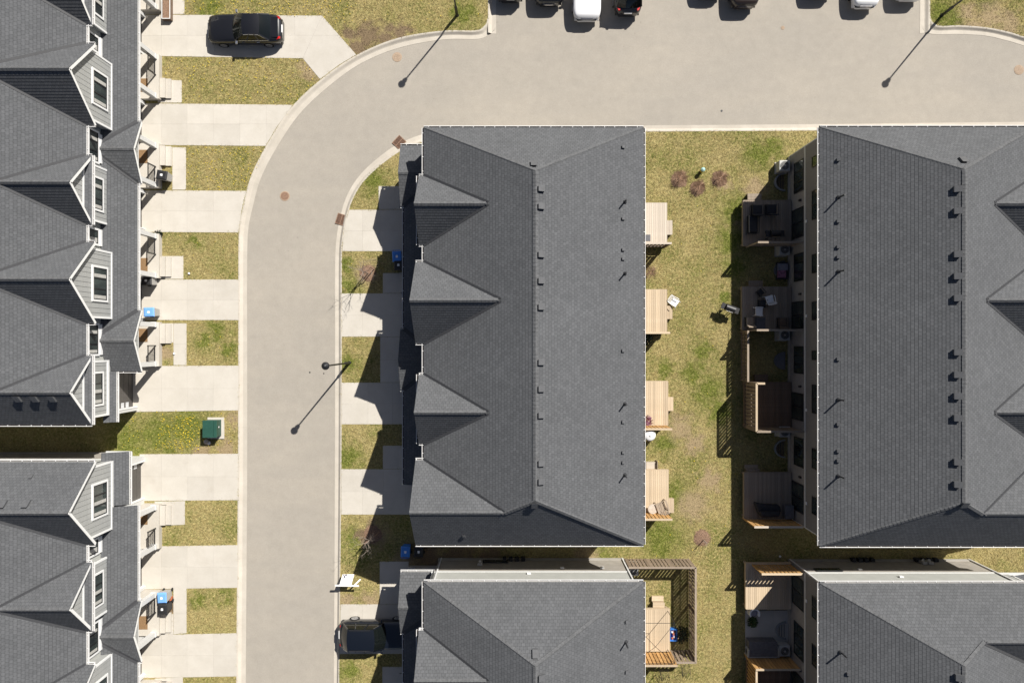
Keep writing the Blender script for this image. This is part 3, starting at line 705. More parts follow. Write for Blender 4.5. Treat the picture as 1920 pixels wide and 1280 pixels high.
def YZ(py, z): return (640 - py) * (1 - z / HC) / PX
HS, HB = 2.07, 2.44
def center_row(dy, label):
    r = Row(label, -5.40, -1, 13.41, 12.96 + dy, -12.32 + dy)
    gaps = r.main([(7.9 + dy, HS, 'small', ''), (2.34 + dy, HB, 'big', ''), (-4.07 + dy, HS, 'small', ''), (-12.32 + 2.55 + dy, 2.55, 'big', 'S')])
    for a, b in gaps:
        r.recess((a + b) / 2, (a - b) / 2 - .02)
        if a - b > .8: r.window(-.30, (a + b) / 2, .42 if a - b < 1.5 else .9, 3.98, 5.3, 1 if a - b < 1.5 else 2)
    r.porch_gable(10.63 + dy, openN=True); r.shed(8.68 + dy, .81 + dy, gN=True, gS=True); r.porch_gable(-1.14 + dy); r.shed(-3.09 + dy, -9.18 + dy, gN=True)
    for y, st in ((10.55, -1), (4.75, -1), (-1.24, -1), (-7.2, -1)): r.porch(y + dy, st, rail=True)
    for y in (7.6, 1.8, -4.25): r.garage(y + dy, 1.45, .6)
    r.garage(-10.3 + dy, 1.6, .1, du=-.12)
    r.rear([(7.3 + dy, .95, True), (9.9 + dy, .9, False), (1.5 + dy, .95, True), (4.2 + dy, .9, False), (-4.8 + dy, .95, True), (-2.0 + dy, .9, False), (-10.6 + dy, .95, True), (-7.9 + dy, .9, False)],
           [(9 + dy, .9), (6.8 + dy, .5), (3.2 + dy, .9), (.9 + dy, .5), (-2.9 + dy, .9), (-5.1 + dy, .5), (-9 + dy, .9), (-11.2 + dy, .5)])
    r.downspout(-r.W + .42, r.yN - .29); r.downspout(-.5, r.yN - .29); r.downspout(-r.W + .42, r.yS + .29)
    r.side_wall(r.yN - .318, 1, [('gas', -6.2, .35), ('meter', -3.2, 1.4), ('window', -4.2, .75), ('vent', -6.4, 3.2), ('vent', -8.6, 2.1), ('vent', -11.2, 2.1)])
    return r
C = center_row(0, 'grey shingled townhouse row inside the bend of the road')
B = center_row(-27.36, 'grey shingled townhouse row with slatted back yard fence and dark SUV parked in front')
for y in (354, 387, 477, 526, 575, 678, 728, 777, 867, 901): C.vent(1015.5, y, C.back)
C.vent(1001, 307, C.north); C.vent(1002, 947, C.south); C.vent(870, 1005, C.south, 'small')
for y in (276, 410, 468, 485, 657, 790, 847, 866): C.vent(1168.5, y, C.back, 'small')
for y in (379, 513, 757, 890): C.vent(1171, y, C.back, 'pipe')
B.vent(1004, 1222, B.north); B.vent(1016, 1268, B.back); B.vent(1175, 1164, B.back, 'small'); B.vent(1175, 1258, B.back, 'small'); B.vent(1173, 1203, B.back, 'pipe')

def right_row(label, yN, yS, dorm):
    r = Row(label, 18.47 + 13.2, 1, 13.2, yN, yS); gaps = r.main(dorm)
    for a, b in gaps: r.recess((a + b) / 2, max(.1, (a - b) / 2 - .02))
    r.shed(yN - .4, yS + .4)
    return r
R_ = right_row('long townhouse row with patio doors and decks facing the shared back lawn', 12.99, -12.38,
               [(7.9, HS, 'small', ''), (2.34, HB, 'big', ''), (-4.07, HS, 'small', ''), (-12.38 + 2.55, 2.55, 'big', 'S')])
def seg(a, b, z, ): return ((YZ(a, z) + YZ(b, z)) / 2, abs(YZ(a, z) - YZ(b, z)) / 2)
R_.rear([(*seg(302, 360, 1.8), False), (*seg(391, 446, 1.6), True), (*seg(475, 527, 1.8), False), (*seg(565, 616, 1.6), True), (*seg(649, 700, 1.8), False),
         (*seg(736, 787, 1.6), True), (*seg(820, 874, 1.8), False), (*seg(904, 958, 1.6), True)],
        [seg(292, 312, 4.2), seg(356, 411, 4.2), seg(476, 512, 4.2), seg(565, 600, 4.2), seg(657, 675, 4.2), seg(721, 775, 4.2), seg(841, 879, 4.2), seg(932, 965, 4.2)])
for y in (355, 396, 477, 518, 559, 660, 702, 742, 783, 865, 907): R_.vent(1793, y, R_.back)
R_.vent(1804, 300, R_.north); R_.vent(1806, 946, R_.south)
for y in (300, 415, 463, 482, 673, 795, 845, 863): R_.vent(1571, y, R_.back, 'small')
for y in (370, 509, 749, 892): R_.vent(1573, y, R_.back, 'pipe')
R_.downspout(-R_.W + .42, R_.yN - .29); R_.downspout(-R_.W + .42, R_.yS + .29)
Q = right_row('townhouse row with concrete patio and pale sunlit end wall', -14.47, -40, [(-14.47 - 2.5, 2.5, 'big', 'N'), (-23.0, HS, 'small', ''), (-29, HB, 'big', '')])
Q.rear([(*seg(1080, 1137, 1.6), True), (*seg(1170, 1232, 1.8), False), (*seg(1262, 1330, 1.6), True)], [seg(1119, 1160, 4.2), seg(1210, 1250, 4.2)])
Q.vent(1577, 1222, Q.back, 'pipe'); Q.vent(1590, 1262, Q.back, 'small'); Q.vent(1796, 1268, Q.back)
Q.downspout(-Q.W + .42, Q.yN - .29); Q.downspout(-.42, Q.yN - .29)
Q.side_wall(Q.yN - .318, 1, [('window', -11.0, 2.25), ('vent', -8.9, 2.2), ('vent', -7.0, 3.6), ('gas', -8.6, .3), ('meter', -4.0, .9), ('meter', -3.6, .9), ('gas', -4.3, .3)])

L = Row('grey townhouse row with white trimmed gables beside the green transformer lawn', -25.58, 1, 13.4, 33.0, -5.08)
gaps = L.main([(27.3, HB, 'big', ''), (21.2, HS, 'small', ''), (15.49, HB, 'big', ''), (9.13, HS, 'small', ''), (3.54, HB, 'big', ''), (-5.08 + HS, HS, 'small', 'S')])
K = Row('grey townhouse row whose end garage faces the lawn with the green transformer', -25.58, 1, 13.4, -7.17, -36.0)
gk = K.main([(-7.17 - 2.49, 2.49, 'big', 'N'), (-15.37, HS, 'small', ''), (-21.9, HB, 'big', ''), (-27.6, HS, 'small', '')])
for r, gs in ((L, gaps), (K, gk)):
    for a, b in gs:
        r.recess((a + b) / 2, max(.1, (a - b) / 2 - .02))
        if a - b > .7: r.window(-.30, (a + b) / 2, .42 if a - b < 1.5 else .9, 3.98, 5.3, 1 if a - b < 1.5 else 3)
L.porch_gable(24.2); L.shed(22.25, 14.09, gN=True, gS=True); L.porch_gable(12.14); L.shed(10.19, 2.0, gN=True, gS=True); L.porch_gable(.05, openS=True); L.shed(-1.93, -5.17, uo=.25, slope=.7)
L.porch(17.96, -1); L.porch(11.93, 1); L.porch(5.80, -1); L.porch(-.18, 1); L.porch(24.0, 1)
L.garage(20.95, 1.42, .55); L.garage(14.95, 1.42, .55); L.garage(8.9, 1.42, .55); L.garage(2.8, 1.42, .55); L.garage(-3.25, 1.45, .03, dlight=1, du=-.27)
K.shed(-7.05, -10.45, uo=1.08, slope=.45); K.shed(-10.5, -16.6, gS=True); K.porch_gable(-18.6); K.shed(-20.55, -30, gN=True)
K.garage(-9.45, 1.62, .5, dw=1.3, dlight=-1); K.garage(-15.5, 1.42, .55); K.garage(-21.5, 1.42, .55); K.porch(-12.55, 1); K.porch(-18.45, -1); K.porch(-24.6, 1)
L.endonly = K.endonly = True
for x in (35, 67, 100): L.vent(x, 748, L.south)
K.vent(8, 943, K.north); K.vent(52, 942, K.north); K.vent(60, 892, K.north, 'small')
L.downspout(-.2, L.yS + .3, 3.0)

# ------------------------------------------------------------------ decks, screens, fences
BLD = []    # footprints that carry no grass (metres)
def deck(x0, x1, y0, y1, z, mat, label, steps=(), rim=True):
    """steps: list of (x0,x1,y0,y1,z)"""
    r = root('deck', ((x0 + x1) / 2, (y0 + y1) / 2, 0), label, 'deck'); BLD.append((x0, x1, y0, y1))
    n = int(round((x1 - x0) / .142)); w = (x1 - x0) / n; first = None
    for k in range(n):
        if first is None:
            mb = MB(); mb.box(x0, x0 + w - .009, y0, y1, z - .035, z); first = mb.build('deck_board', mat, r)
        else:
            o = first.copy(); col.objects.link(o); o.location.x = first.location.x + k * w; o.location.z = random.uniform(-.0025, .0025)
    mb = MB(); mb.box(x0 - .035, x0 - .002, y0, y1, z - .26, z - .004); mb.box(x1 + .0, x1 + .035, y0 - .03, y1 + .03, z - .26, z - .004)
    mb.box(x0, x1, y0 - .035, y0 - .002, z - .26, z - .004); mb.box(x0, x1, y1 + .002, y1 + .035, z - .26, z - .004); mb.build('rim_joist', mat, r)
    for x in (x0 + .1, x1 - .1):
        for y in (y0 + .1, y1 - .1):
            mb = MB(); mb.box(x - .06, x + .06, y - .06, y + .06, -.05, z - .036); mb.build('post', mat, r)
    for a, b, c, d, zz in steps:
        mb = MB(); BLD.append((a, b, c, d))
        if (b - a) < (d - c):
            m = (a + b) / 2; mb.box(a, m - .004, c, d, zz - .04, zz); mb.box(m + .004, b, c, d, zz - .04, zz)
        else:
            m = (c + d) / 2; mb.box(a, b, c, m - .004, zz - .04, zz); mb.box(a, b, m + .004, d, zz - .04, zz)
        mb.box(a + .02, b - .02, c + .02, c + .06, 0, zz - .041); mb.box(a + .02, b - .02, d - .06, d - .02, 0, zz - .041)
        mb.build('step', mat, r)
    return r
def screen(p, q, z0, z1, mat, capmat, name, label, cat='privacy screen', posts=2, midrail=True, pitch=.235, double=True):
    p = np.array(p, float); q = np.array(q, float); L_ = np.linalg.norm(q - p); d = (q - p) / L_; nn = np.array((-d[1], d[0])); ang = math.atan2(d[1], d[0])
    r = root(name, ((p[0] + q[0]) / 2, (p[1] + q[1]) / 2, z0), label, cat)
    def bar(t0, t1, o0, o1, za, zb, nm, mt, par=r):
        c = [p + d * t0 + nn * o0, p + d * t1 + nn * o0, p + d * t1 + nn * o1, p + d * t0 + nn * o1]
        mb = MB(); mb.prism([tuple(v) for v in c], za, zb); return mb.build(nm, mt, par)
    for k in range(posts):
        t_ = L_ * k / (posts - 1); bar(t_ - .045, t_ + .045, -.045, .045, 0 if z0 < .2 else z0 - .5, z1 - .03, 'post', mat)
    bar(-.05, L_ + .05, -.065, .065, z1 - .03, z1 + .008, 'top_cap', capmat)
    for zz in (z0 + .12, (z0 + z1) / 2, z1 - .12): bar(0, L_, -.02, .02, zz - .04, zz + .04, 'rail', mat)
    n = int(L_ / pitch); first = None; firstb = None
    for k in range(n):
        t_ = (k + .5) * L_ / n
        if first is None: first = bar(t_ - .09, t_ + .09, .021, .04, z0 + .04, z1 - .032, 'slat', mat); t00 = t_
        else:
            o = first.copy(); col.objects.link(o); o.location = (d[0] * (t_ - t00), d[1] * (t_ - t00), 0)
        if double and k < n - 1:
            tb = t_ + .5 * L_ / n
            if firstb is None: firstb = bar(tb - .05, tb + .05, -.04, -.021, z0 + .04, z1 - .032, 'slat', mat); tb0 = tb
            else:
                o = firstb.copy(); col.objects.link(o); o.location = (d[0] * (tb - tb0), d[1] * (tb - tb0), 0)
    return r
XW = 7.66
def dk(px0, px1, py0, py1, z=.7): a = G(px0, py0, z); b = G(px1, py1, z); return a[0], b[0], b[1], a[1]
ZD = .7
x1 = G(1250, 0, ZD)[0]
deck(XW, x1, 6.42, G(0, 381, ZD)[1], ZD, 'wood_pale', 'bleached pale deck with grey mat beside the three mulched shrubs', [(x1 + .04, x1 + .47, G(0, 440, .35)[1], G(0, 413, .35)[1], .35)])
screen((XW, 6.36), (10.30, 6.36), ZD, 2.5, 'wood_slat', 'wood_pale', 'privacy_screen', 'slatted privacy screen on the bleached pale deck with the grey mat', double=False)
deck(XW, x1, .62, G(0, 543, ZD)[1], ZD, 'wood_new', 'yellowish wooden deck beside the tipped white plastic chair on the lawn', [(x1 + .04, x1 + .47, G(0, 598, .35)[1], G(0, 573, .35)[1], .35)])
screen((XW, .56), (10.20, .56), ZD, 2.5, 'wood_slat', 'wood_new', 'privacy_screen', 'slatted privacy screen at the deck beside the tipped white chair', double=False)
x1 = G(1252, 0, ZD)[0]
deck(XW, x1, -5.62, G(0, 715, ZD)[1], ZD, 'wood_new', 'wooden deck with pink flowers next to the white patio heater', [(x1 + .04, x1 + .46, G(0, 770, .35)[1], G(0, 744, .35)[1], .35)])
screen((XW, -5.69), (10.35, -5.69), ZD, 2.4, 'wood_cedar', 'wood_new', 'privacy_screen', 'cedar privacy screen between the pink flower deck and the white patio heater', double=False)
x1 = G(1253, 0, ZD)[0]
deck(XW, x1, -11.45, G(0, 881, ZD)[1], ZD, 'wood_new', 'wooden deck with grey round table and wooden armchair', [(x1 + .04, x1 + .47, G(0, 961, .35)[1], G(0, 934, .35)[1], .35)])
screen((XW, -11.53), (10.35, -11.53), ZD, 2.5, 'wood_cedar', 'wood_new', 'privacy_screen', 'orange cedar privacy screen behind the grey round table')
# centre lower house: deck inside a slatted fence
deck(XW, 10.62, -20.85, -18.05, ZD, 'wood_new', 'wooden deck under bare pergola wires inside the slatted fence', [(9.55, 10.35, -18.0, -17.68, .46), (9.52, 10.32, -17.66, -17.34, .24)])
FZ = 1.85
screen((7.72, -14.86), (12.05, -14.86), .03, FZ, 'wood_slat', 'wood_grey', 'fence', 'slatted wooden fence from the pale end wall to the yard corner', 'fence', posts=4, double=False)
screen((12.08, -14.9), (12.08, -21.1), .03, FZ, 'wood_slat', 'wood_grey', 'fence', 'long slatted wooden fence between back lawn and yard with blue tub', 'fence', posts=5, double=False)
screen((10.68, -21.1), (12.0, -21.1), .03, FZ, 'wood_slat', 'wood_grey', 'fence', 'short slatted fence closing the yard next to the patio chair frames', 'fence', posts=2, double=False)
screen((XW, -20.95), (10.66, -20.95), ZD, 2.6, 'wood_cedar', 'wood_new', 'privacy_screen', 'orange cedar privacy screen on the deck under pergola wires')
# right row decks (in the building's shade)
RX = 18.80; ZR = .72
def rdeck(pw, pt, pb, mat, label, steps=()):
    xa = G(pw, 0, ZR)[0]; ya, yb = G(0, pt, ZR)[1], G(0, pb, ZR)[1]; deck(xa, RX, yb, ya, ZR, mat, label, steps); return xa, yb, ya
xa, yb, ya = rdeck(1394, 376, 460, 'wood_grey', 'weathered grey deck with black armchairs near the air conditioner', [(G(1398, 0)[0], G(1424, 0)[0], G(0, 376, .4)[1] + .05, G(0, 363, .4)[1], .4)])
screen((xa + .35, yb - .06), (RX - .02, yb - .06), ZR, 2.6, 'wood_grey', 'wood_grey', 'privacy_screen', 'grey privacy screen behind the black barbecue on the deck', double=False)
xa, yb, ya = rdeck(1392, 538, 618, 'wood_grey', 'weathered grey deck with two white plastic chairs', [(G(1400, 0)[0], G(1426, 0)[0], G(0, 538, .4)[1] + .05, G(0, 526, .4)[1], .4)])
screen((xa + .35, yb - .06), (RX - .02, yb - .06), ZR, 2.6, 'wood_grey', 'wood_grey', 'privacy_screen', 'grey privacy screen on the deck with two white chairs', double=False)
screen((xa + .12, yb - .12), (xa + .12, G(0, 713, ZR)[1]), .05, 1.5, 'wood_slat', 'wood_grey', 'fence', 'slatted side fence between the white chair deck and the screened deck', 'fence', posts=3, double=False)
xa, yb, ya = rdeck(1397, 717, 800, 'wood_dark', 'dark brown deck enclosed by slatted screens on two sides', [(G(1411, 0)[0], G(1436, 0)[0], G(0, 717, .4)[1] + .05, G(0, 702, .4)[1], .4)])
screen((xa + .06, yb), (xa + .06, ya + .02), ZR, 2.75, 'wood_slat', 'wood_new', 'privacy_screen', 'tall slatted screen with bright cap along the dark brown deck front', double=False)
screen((xa + .12, ya + .06), (xa + .55, ya + .06), ZR, 2.75, 'wood_slat', 'wood_new', 'privacy_screen', 'narrow return screen at the step of the dark brown deck', double=False)
screen((xa + .12, yb - .06), (RX - .02, yb - .06), ZR, 2.75, 'wood_slat', 'wood_grey', 'privacy_screen', 'tall slatted screen between the dark brown deck and window well', double=False)
xa, yb, ya = rdeck(1396, 886, 972, 'wood_grey', 'weathered deck with black covered sofa and two-tread steps', [(G(1395, 0)[0], G(1420, 0)[0], G(0, 886, .4)[1] + .05, G(0, 879, .45)[1], .46), (G(1394, 0)[0], G(1419, 0)[0], G(0, 879, .3)[1] + .03, G(0, 871, .25)[1], .24)])
screen((xa + .05, yb - .06), (RX - .02, yb - .06), ZR, 2.6, 'wood_cedar', 'wood_pale', 'privacy_screen', 'cedar privacy screen behind the black covered sofa', double=False)
xa, yb, ya = rdeck(1399, 1056, 1141, 'wood_new', 'cedar coloured deck half in sun above the concrete patio')
screen((xa + .42, ya - .08), (RX - .05, ya - .08), ZR, 2.6, 'wood_cedar', 'wood_new', 'privacy_screen', 'cedar privacy screen with bright cap on the deck above the patio', double=False)
screen((G(1399, 0, .3)[0], -21.35), (RX - .05, -21.35), .3, 2.3, 'wood_cedar', 'wood_new', 'privacy_screen', 'orange slatted screen beside the grey covered patio box', double=True)
screen((G(1400, 0, .3)[0], -21.45), (G(1400, 0, .3)[0], -24.5), .3, 2.2, 'wood_cedar', 'wood_new', 'privacy_screen', 'orange slatted screen running away from the concrete patio', double=True)
deck(15.95, RX, -24.5, -21.55, .5, 'wood_dark', 'dark deck behind the orange slatted screens')

# ------------------------------------------------------------------ street lamps, covers, box
def lamp(px, py, label):
    x, y = G(px, py); r = root('street_lamp', (x, y, 0), label, 'street lamp', 'street lamps along the kerb')
    mb = MB(); mb.lathe([(.13, 0), (.13, .05), (.10, .08), (.10, 1.15), (.06, 1.3), (.05, 5.3), (.045, 5.55)], x, y, 14); mb.build('pole', 'black_metal', r, smooth=False)
    mb = MB(); mb.lathe([(.05, 5.5), (.12, 5.58), (.16, 5.72), (.14, 5.74)], x, y, 16); mb.build('lamp_neck', 'black_metal', r)
    mb = MB(); mb.lathe([(.13, 5.74), (.17, 5.95), (.19, 6.02)], x, y, 16); mb.build('lens', 'lamp_clear', r)
    mb = MB(); mb.lathe([(.24, 6.0), (.24, 6.04), (.19, 6.11), (.10, 6.17), (.03, 6.26)], x, y, 20); mb.build('lamp_hood', 'black_metal', r, smooth=True)
lamp(655, 680, 'black post-top street lamp on the lawn strip before the townhouse row')
lamp(857, 29, 'black street lamp on the lawn corner at the bend of the road')
lamp(1766, 29, 'black street lamp on the green corner beside the parking lot')
def disc(name, px, py, r_, mat, label, cat, z=-.118):
    x, y = G(px, py); rt = root(name, (x, y, z), label, cat)
    mb = MB(); mb.lathe([(r_, -.01), (r_, .006), (r_ - .02, .01)], x, y, 24, z); mb.build('frame', 'rust_pale', rt)
    mb = MB(); mb.lathe([(r_ - .06, 0), (r_ - .06, .014), (r_ * .5, .016)], x, y, 24, z); c = mb.build('cover', mat, rt)
    mb = MB()
    for a in range(-3, 4):
        h = math.sqrt(max(0, (r_ - .1) ** 2 - (a * .09) ** 2)); mb.box(x - h, x + h, y + a * .09 - .012, y + a * .09 + .012, z + .0165, z + .022)
    mb.build('rib', mat, c)
disc('manhole_cover', 533, 367, .34, 'rust', 'round rusty manhole cover in the middle of the bending road', 'manhole cover')
disc('manhole_cover', 744, 106, .33, 'rust_pale', 'pale rusty manhole cover by the kerb near the lamp corner', 'manhole cover')
disc('manhole_cover', 1913, 130, .34, 'rust_pale', 'pale manhole cover near the curved kerb of the green corner', 'manhole cover')
disc('valve_cover', 1469, 51, .13, 'rust_pale', 'small round valve cover in the parking lot asphalt', 'valve cover')
for a, b in ((606, 692), (580, 699), (580, 694)):
    pass
def grate(px, py, rz, label):
    x, y = G(px, py); rt = root('storm_drain', (x, y, -.11), label, 'drain grate', 'storm drains in the kerb', rz=rz, base=False); ORG[rt.name] = Vector((0, 0, 0))
    mb = MB(); mb.box(-.33, .33, -.36, .36, -.02, .012); mb.build('pan', 'rust_dark', rt)
    mb = MB(); 
    for a in (-.31, 0, .31): mb.box(a - .02, a + .02, -.36, .36, .013, .04)
    for a in (-.35, .35): mb.box(-.33, .33, a - .02, a + .02, .013, .039)
    mb.build('frame', 'rust', rt)
    for k in range(9):
        mb = MB(); yy = -.30 + k * .075; mb.box(-.31, .31, yy - .013, yy + .013, .013, .036); mb.build('bar', 'rust', rt)
grate(639, 411, -.3, 'rusty square storm drain set in the kerb by the driveways')
grate(748, 266, -.75, 'rusty storm drain at the kerb under the porch roof corner')
# transformer
x, y = G(399, 805); r = root('transformer_box', (x, y, 0), 'dark green utility transformer box on a concrete pad', 'transformer')
mb = MB(); mb.box(G(390, 0)[0], G(421, 0)[0], G(0, 822)[1], G(0, 782)[1], -.02, .08); mb.build('pad', 'concrete', r); BLD.append((G(390, 0)[0], G(421, 0)[0], G(0, 822)[1], G(0, 782)[1]))
xa, xb, ya, yb = G(392, 0)[0], G(416, 0)[0], G(0, 816)[1], G(0, 786)[1]
mb = MB(); mb.box(xa, xb, ya, yb, .08, .85); mb.build('cabinet', 'transformer_green', r, bevel=.02)
mb = MB(); zz = .86; mb.add([(xa - .03, ya - .03, zz), (xb - .2, ya - .03, zz), (xb - .2, yb + .03, zz), (xa - .03, yb + .03, zz), (xa - .03, ya - .03, zz + .09), (xb - .2, ya - .03, zz + .09), (xb - .2, yb + .03, zz + .09), (xa - .03, yb + .03, zz + .09)],
                    [(0, 3, 2, 1), (4, 5, 6, 7), (0, 1, 5, 4), (1, 2, 6, 5), (2, 3, 7, 6), (3, 0, 4, 7)]); mb.box(xb - .195, xb + .03, ya - .03, yb + .03, .78, .9); mb.build('lid', 'transformer_green', r, bevel=.015)
mb = MB(); mb.box(xa - .03, xb - .2, (ya + yb) / 2 - .008, (ya + yb) / 2 + .008, .951, .958); mb.build('lid_seam', 'transformer_green', r)
mb = MB(); mb.box(xb + .031, xb + .04, (ya + yb) / 2 + .05, (ya + yb) / 2 + .15, .5, .62); mb.build('warning_label', 'plastic_white', r)
x, y = G(389, 827); r = root('boulder', (x, y, 0), 'pale stone and white cap beside the green transformer box', 'rock')
mb = MB(); mb.lathe([(.10, 0), (.17, .1), (.16, .25), (.08, .34)], x, y, 9); mb.build('stone', 'stone_pale', r)
mb = MB(); mb.lathe([(.12, 0), (.13, .12), (.06, .2)], x + .13, y - .1, 9); mb.build('cap', 'plastic_white', r)

# ------------------------------------------------------------------ bins
def bin_proto(lid, body, emblem):
    r = root('wheelie_bin', (0, 0, 0), 'x', 'bin', base=False); ORG[r.name] = Vector((0, 0, 0))
    mb = MB(); a, b, c, d = .23, .26, .29, .33
    vs = [(sx * w, sy * h, z) for z, w, h in ((.06, a, b), (.55, .27, .30), (.92, c, d)) for sx, sy in ((-1, -1), (1, -1), (1, 1), (-1, 1))]
    fs = [(3, 2, 1, 0), (8, 9, 10, 11)] + [(i * 4 + k, i * 4 + (k + 1) % 4, i * 4 + 4 + (k + 1) % 4, i * 4 + 4 + k) for i in range(2) for k in range(4)]
    mb.add(vs, fs); mb.build('body', body, r, bevel=.03)
    mb = MB(); mb.add([(sx * w, sy * h + o, z) for z, w, h, o in ((.925, .31, .36, .01), (.965, .31, .36, .01), (1.02, .25, .28, 0)) for sx, sy in ((-1, -1), (1, -1), (1, 1), (-1, 1))],
                      [(3, 2, 1, 0), (8, 9, 10, 11)] + [(i * 4 + k, i * 4 + (k + 1) % 4, i * 4 + 4 + (k + 1) % 4, i * 4 + 4 + k) for i in range(2) for k in range(4)])
    l = mb.build('lid', lid, r, bevel=.02)
    mb = MB(); mb.box(-.075, .075, -.07, .07, 1.022, 1.026); mb.box(-.05, .05, .075, .10, 1.022, 1.026); mb.build('emblem', emblem, l)
    mb = MB(); mb.tube([(-.24, .36, .96), (-.24, .43, .98), (.24, .43, .98), (.24, .36, .96)], .018, 8); mb.build('handle', body, r)
    for sx in (-1, 1):
        mb = MB(); mb.tube([(sx * .26, .27, .11), (sx * .31, .27, .11)], .11, 14); mb.build('wheel', 'tyre', r)
    return r
bb = bin_proto('plastic_blue', 'plastic_blue', 'plastic_white'); bk = bin_proto('plastic_black', 'plastic_black', 'plastic_white'); bg = bin_proto('plastic_black', 'plastic_grey', 'plastic_white'); bw = bin_proto('plastic_blue_light', 'plastic_grey', 'plastic_white')
def put(proto, px, py, rz, label, group, z=0, ztop=1.0):
    o = proto if not proto.get('used') else copy_tree(proto); proto['used'] = 1
    for k in list(o.keys()):
        if k == 'used' and o is not proto: del o[k]
    x, y = G(px, py, ztop); place(o, (x, y, z), rz, label, group); return o
put(bb, 760, 1034, 3.1, 'blue recycling bin with white emblem between the two middle townhouse rows', 'recycling bins')
put(bk, 785, 1034, 3.1, 'black bin beside the blue bin under the lower roof corner', 'garbage bins')
put(bb, 744, 481, 0.05, 'blue recycling bin by the porch gutter next to the staked sapling', 'recycling bins')
put(bk, 747, 497, 0.0, 'black bin touching the blue bin near the staked sapling lawn', 'garbage bins')
put(bw, 279, 585, 1.6, 'blue-lidded grey bin at the corner of a pale driveway', 'recycling bins')
put(bw, 303, 1121, 0.05, 'blue-lidded recycling bin beside the white-marked black bin', 'recycling bins')
put(bk, 304, 1142, 0.0, 'black bin with white label next to the blue-lidded bin and railing', 'garbage bins')
put(bg, 303, 328, 1.4, 'grey bin with black lid against the porch railing', 'garbage bins')
put(bg, 274, 526, 1.6, 'grey bin with black lid beside the garage door', 'garbage bins')
for o in (bb, bk, bg, bw):
    if 'used' in o.keys(): del o['used']

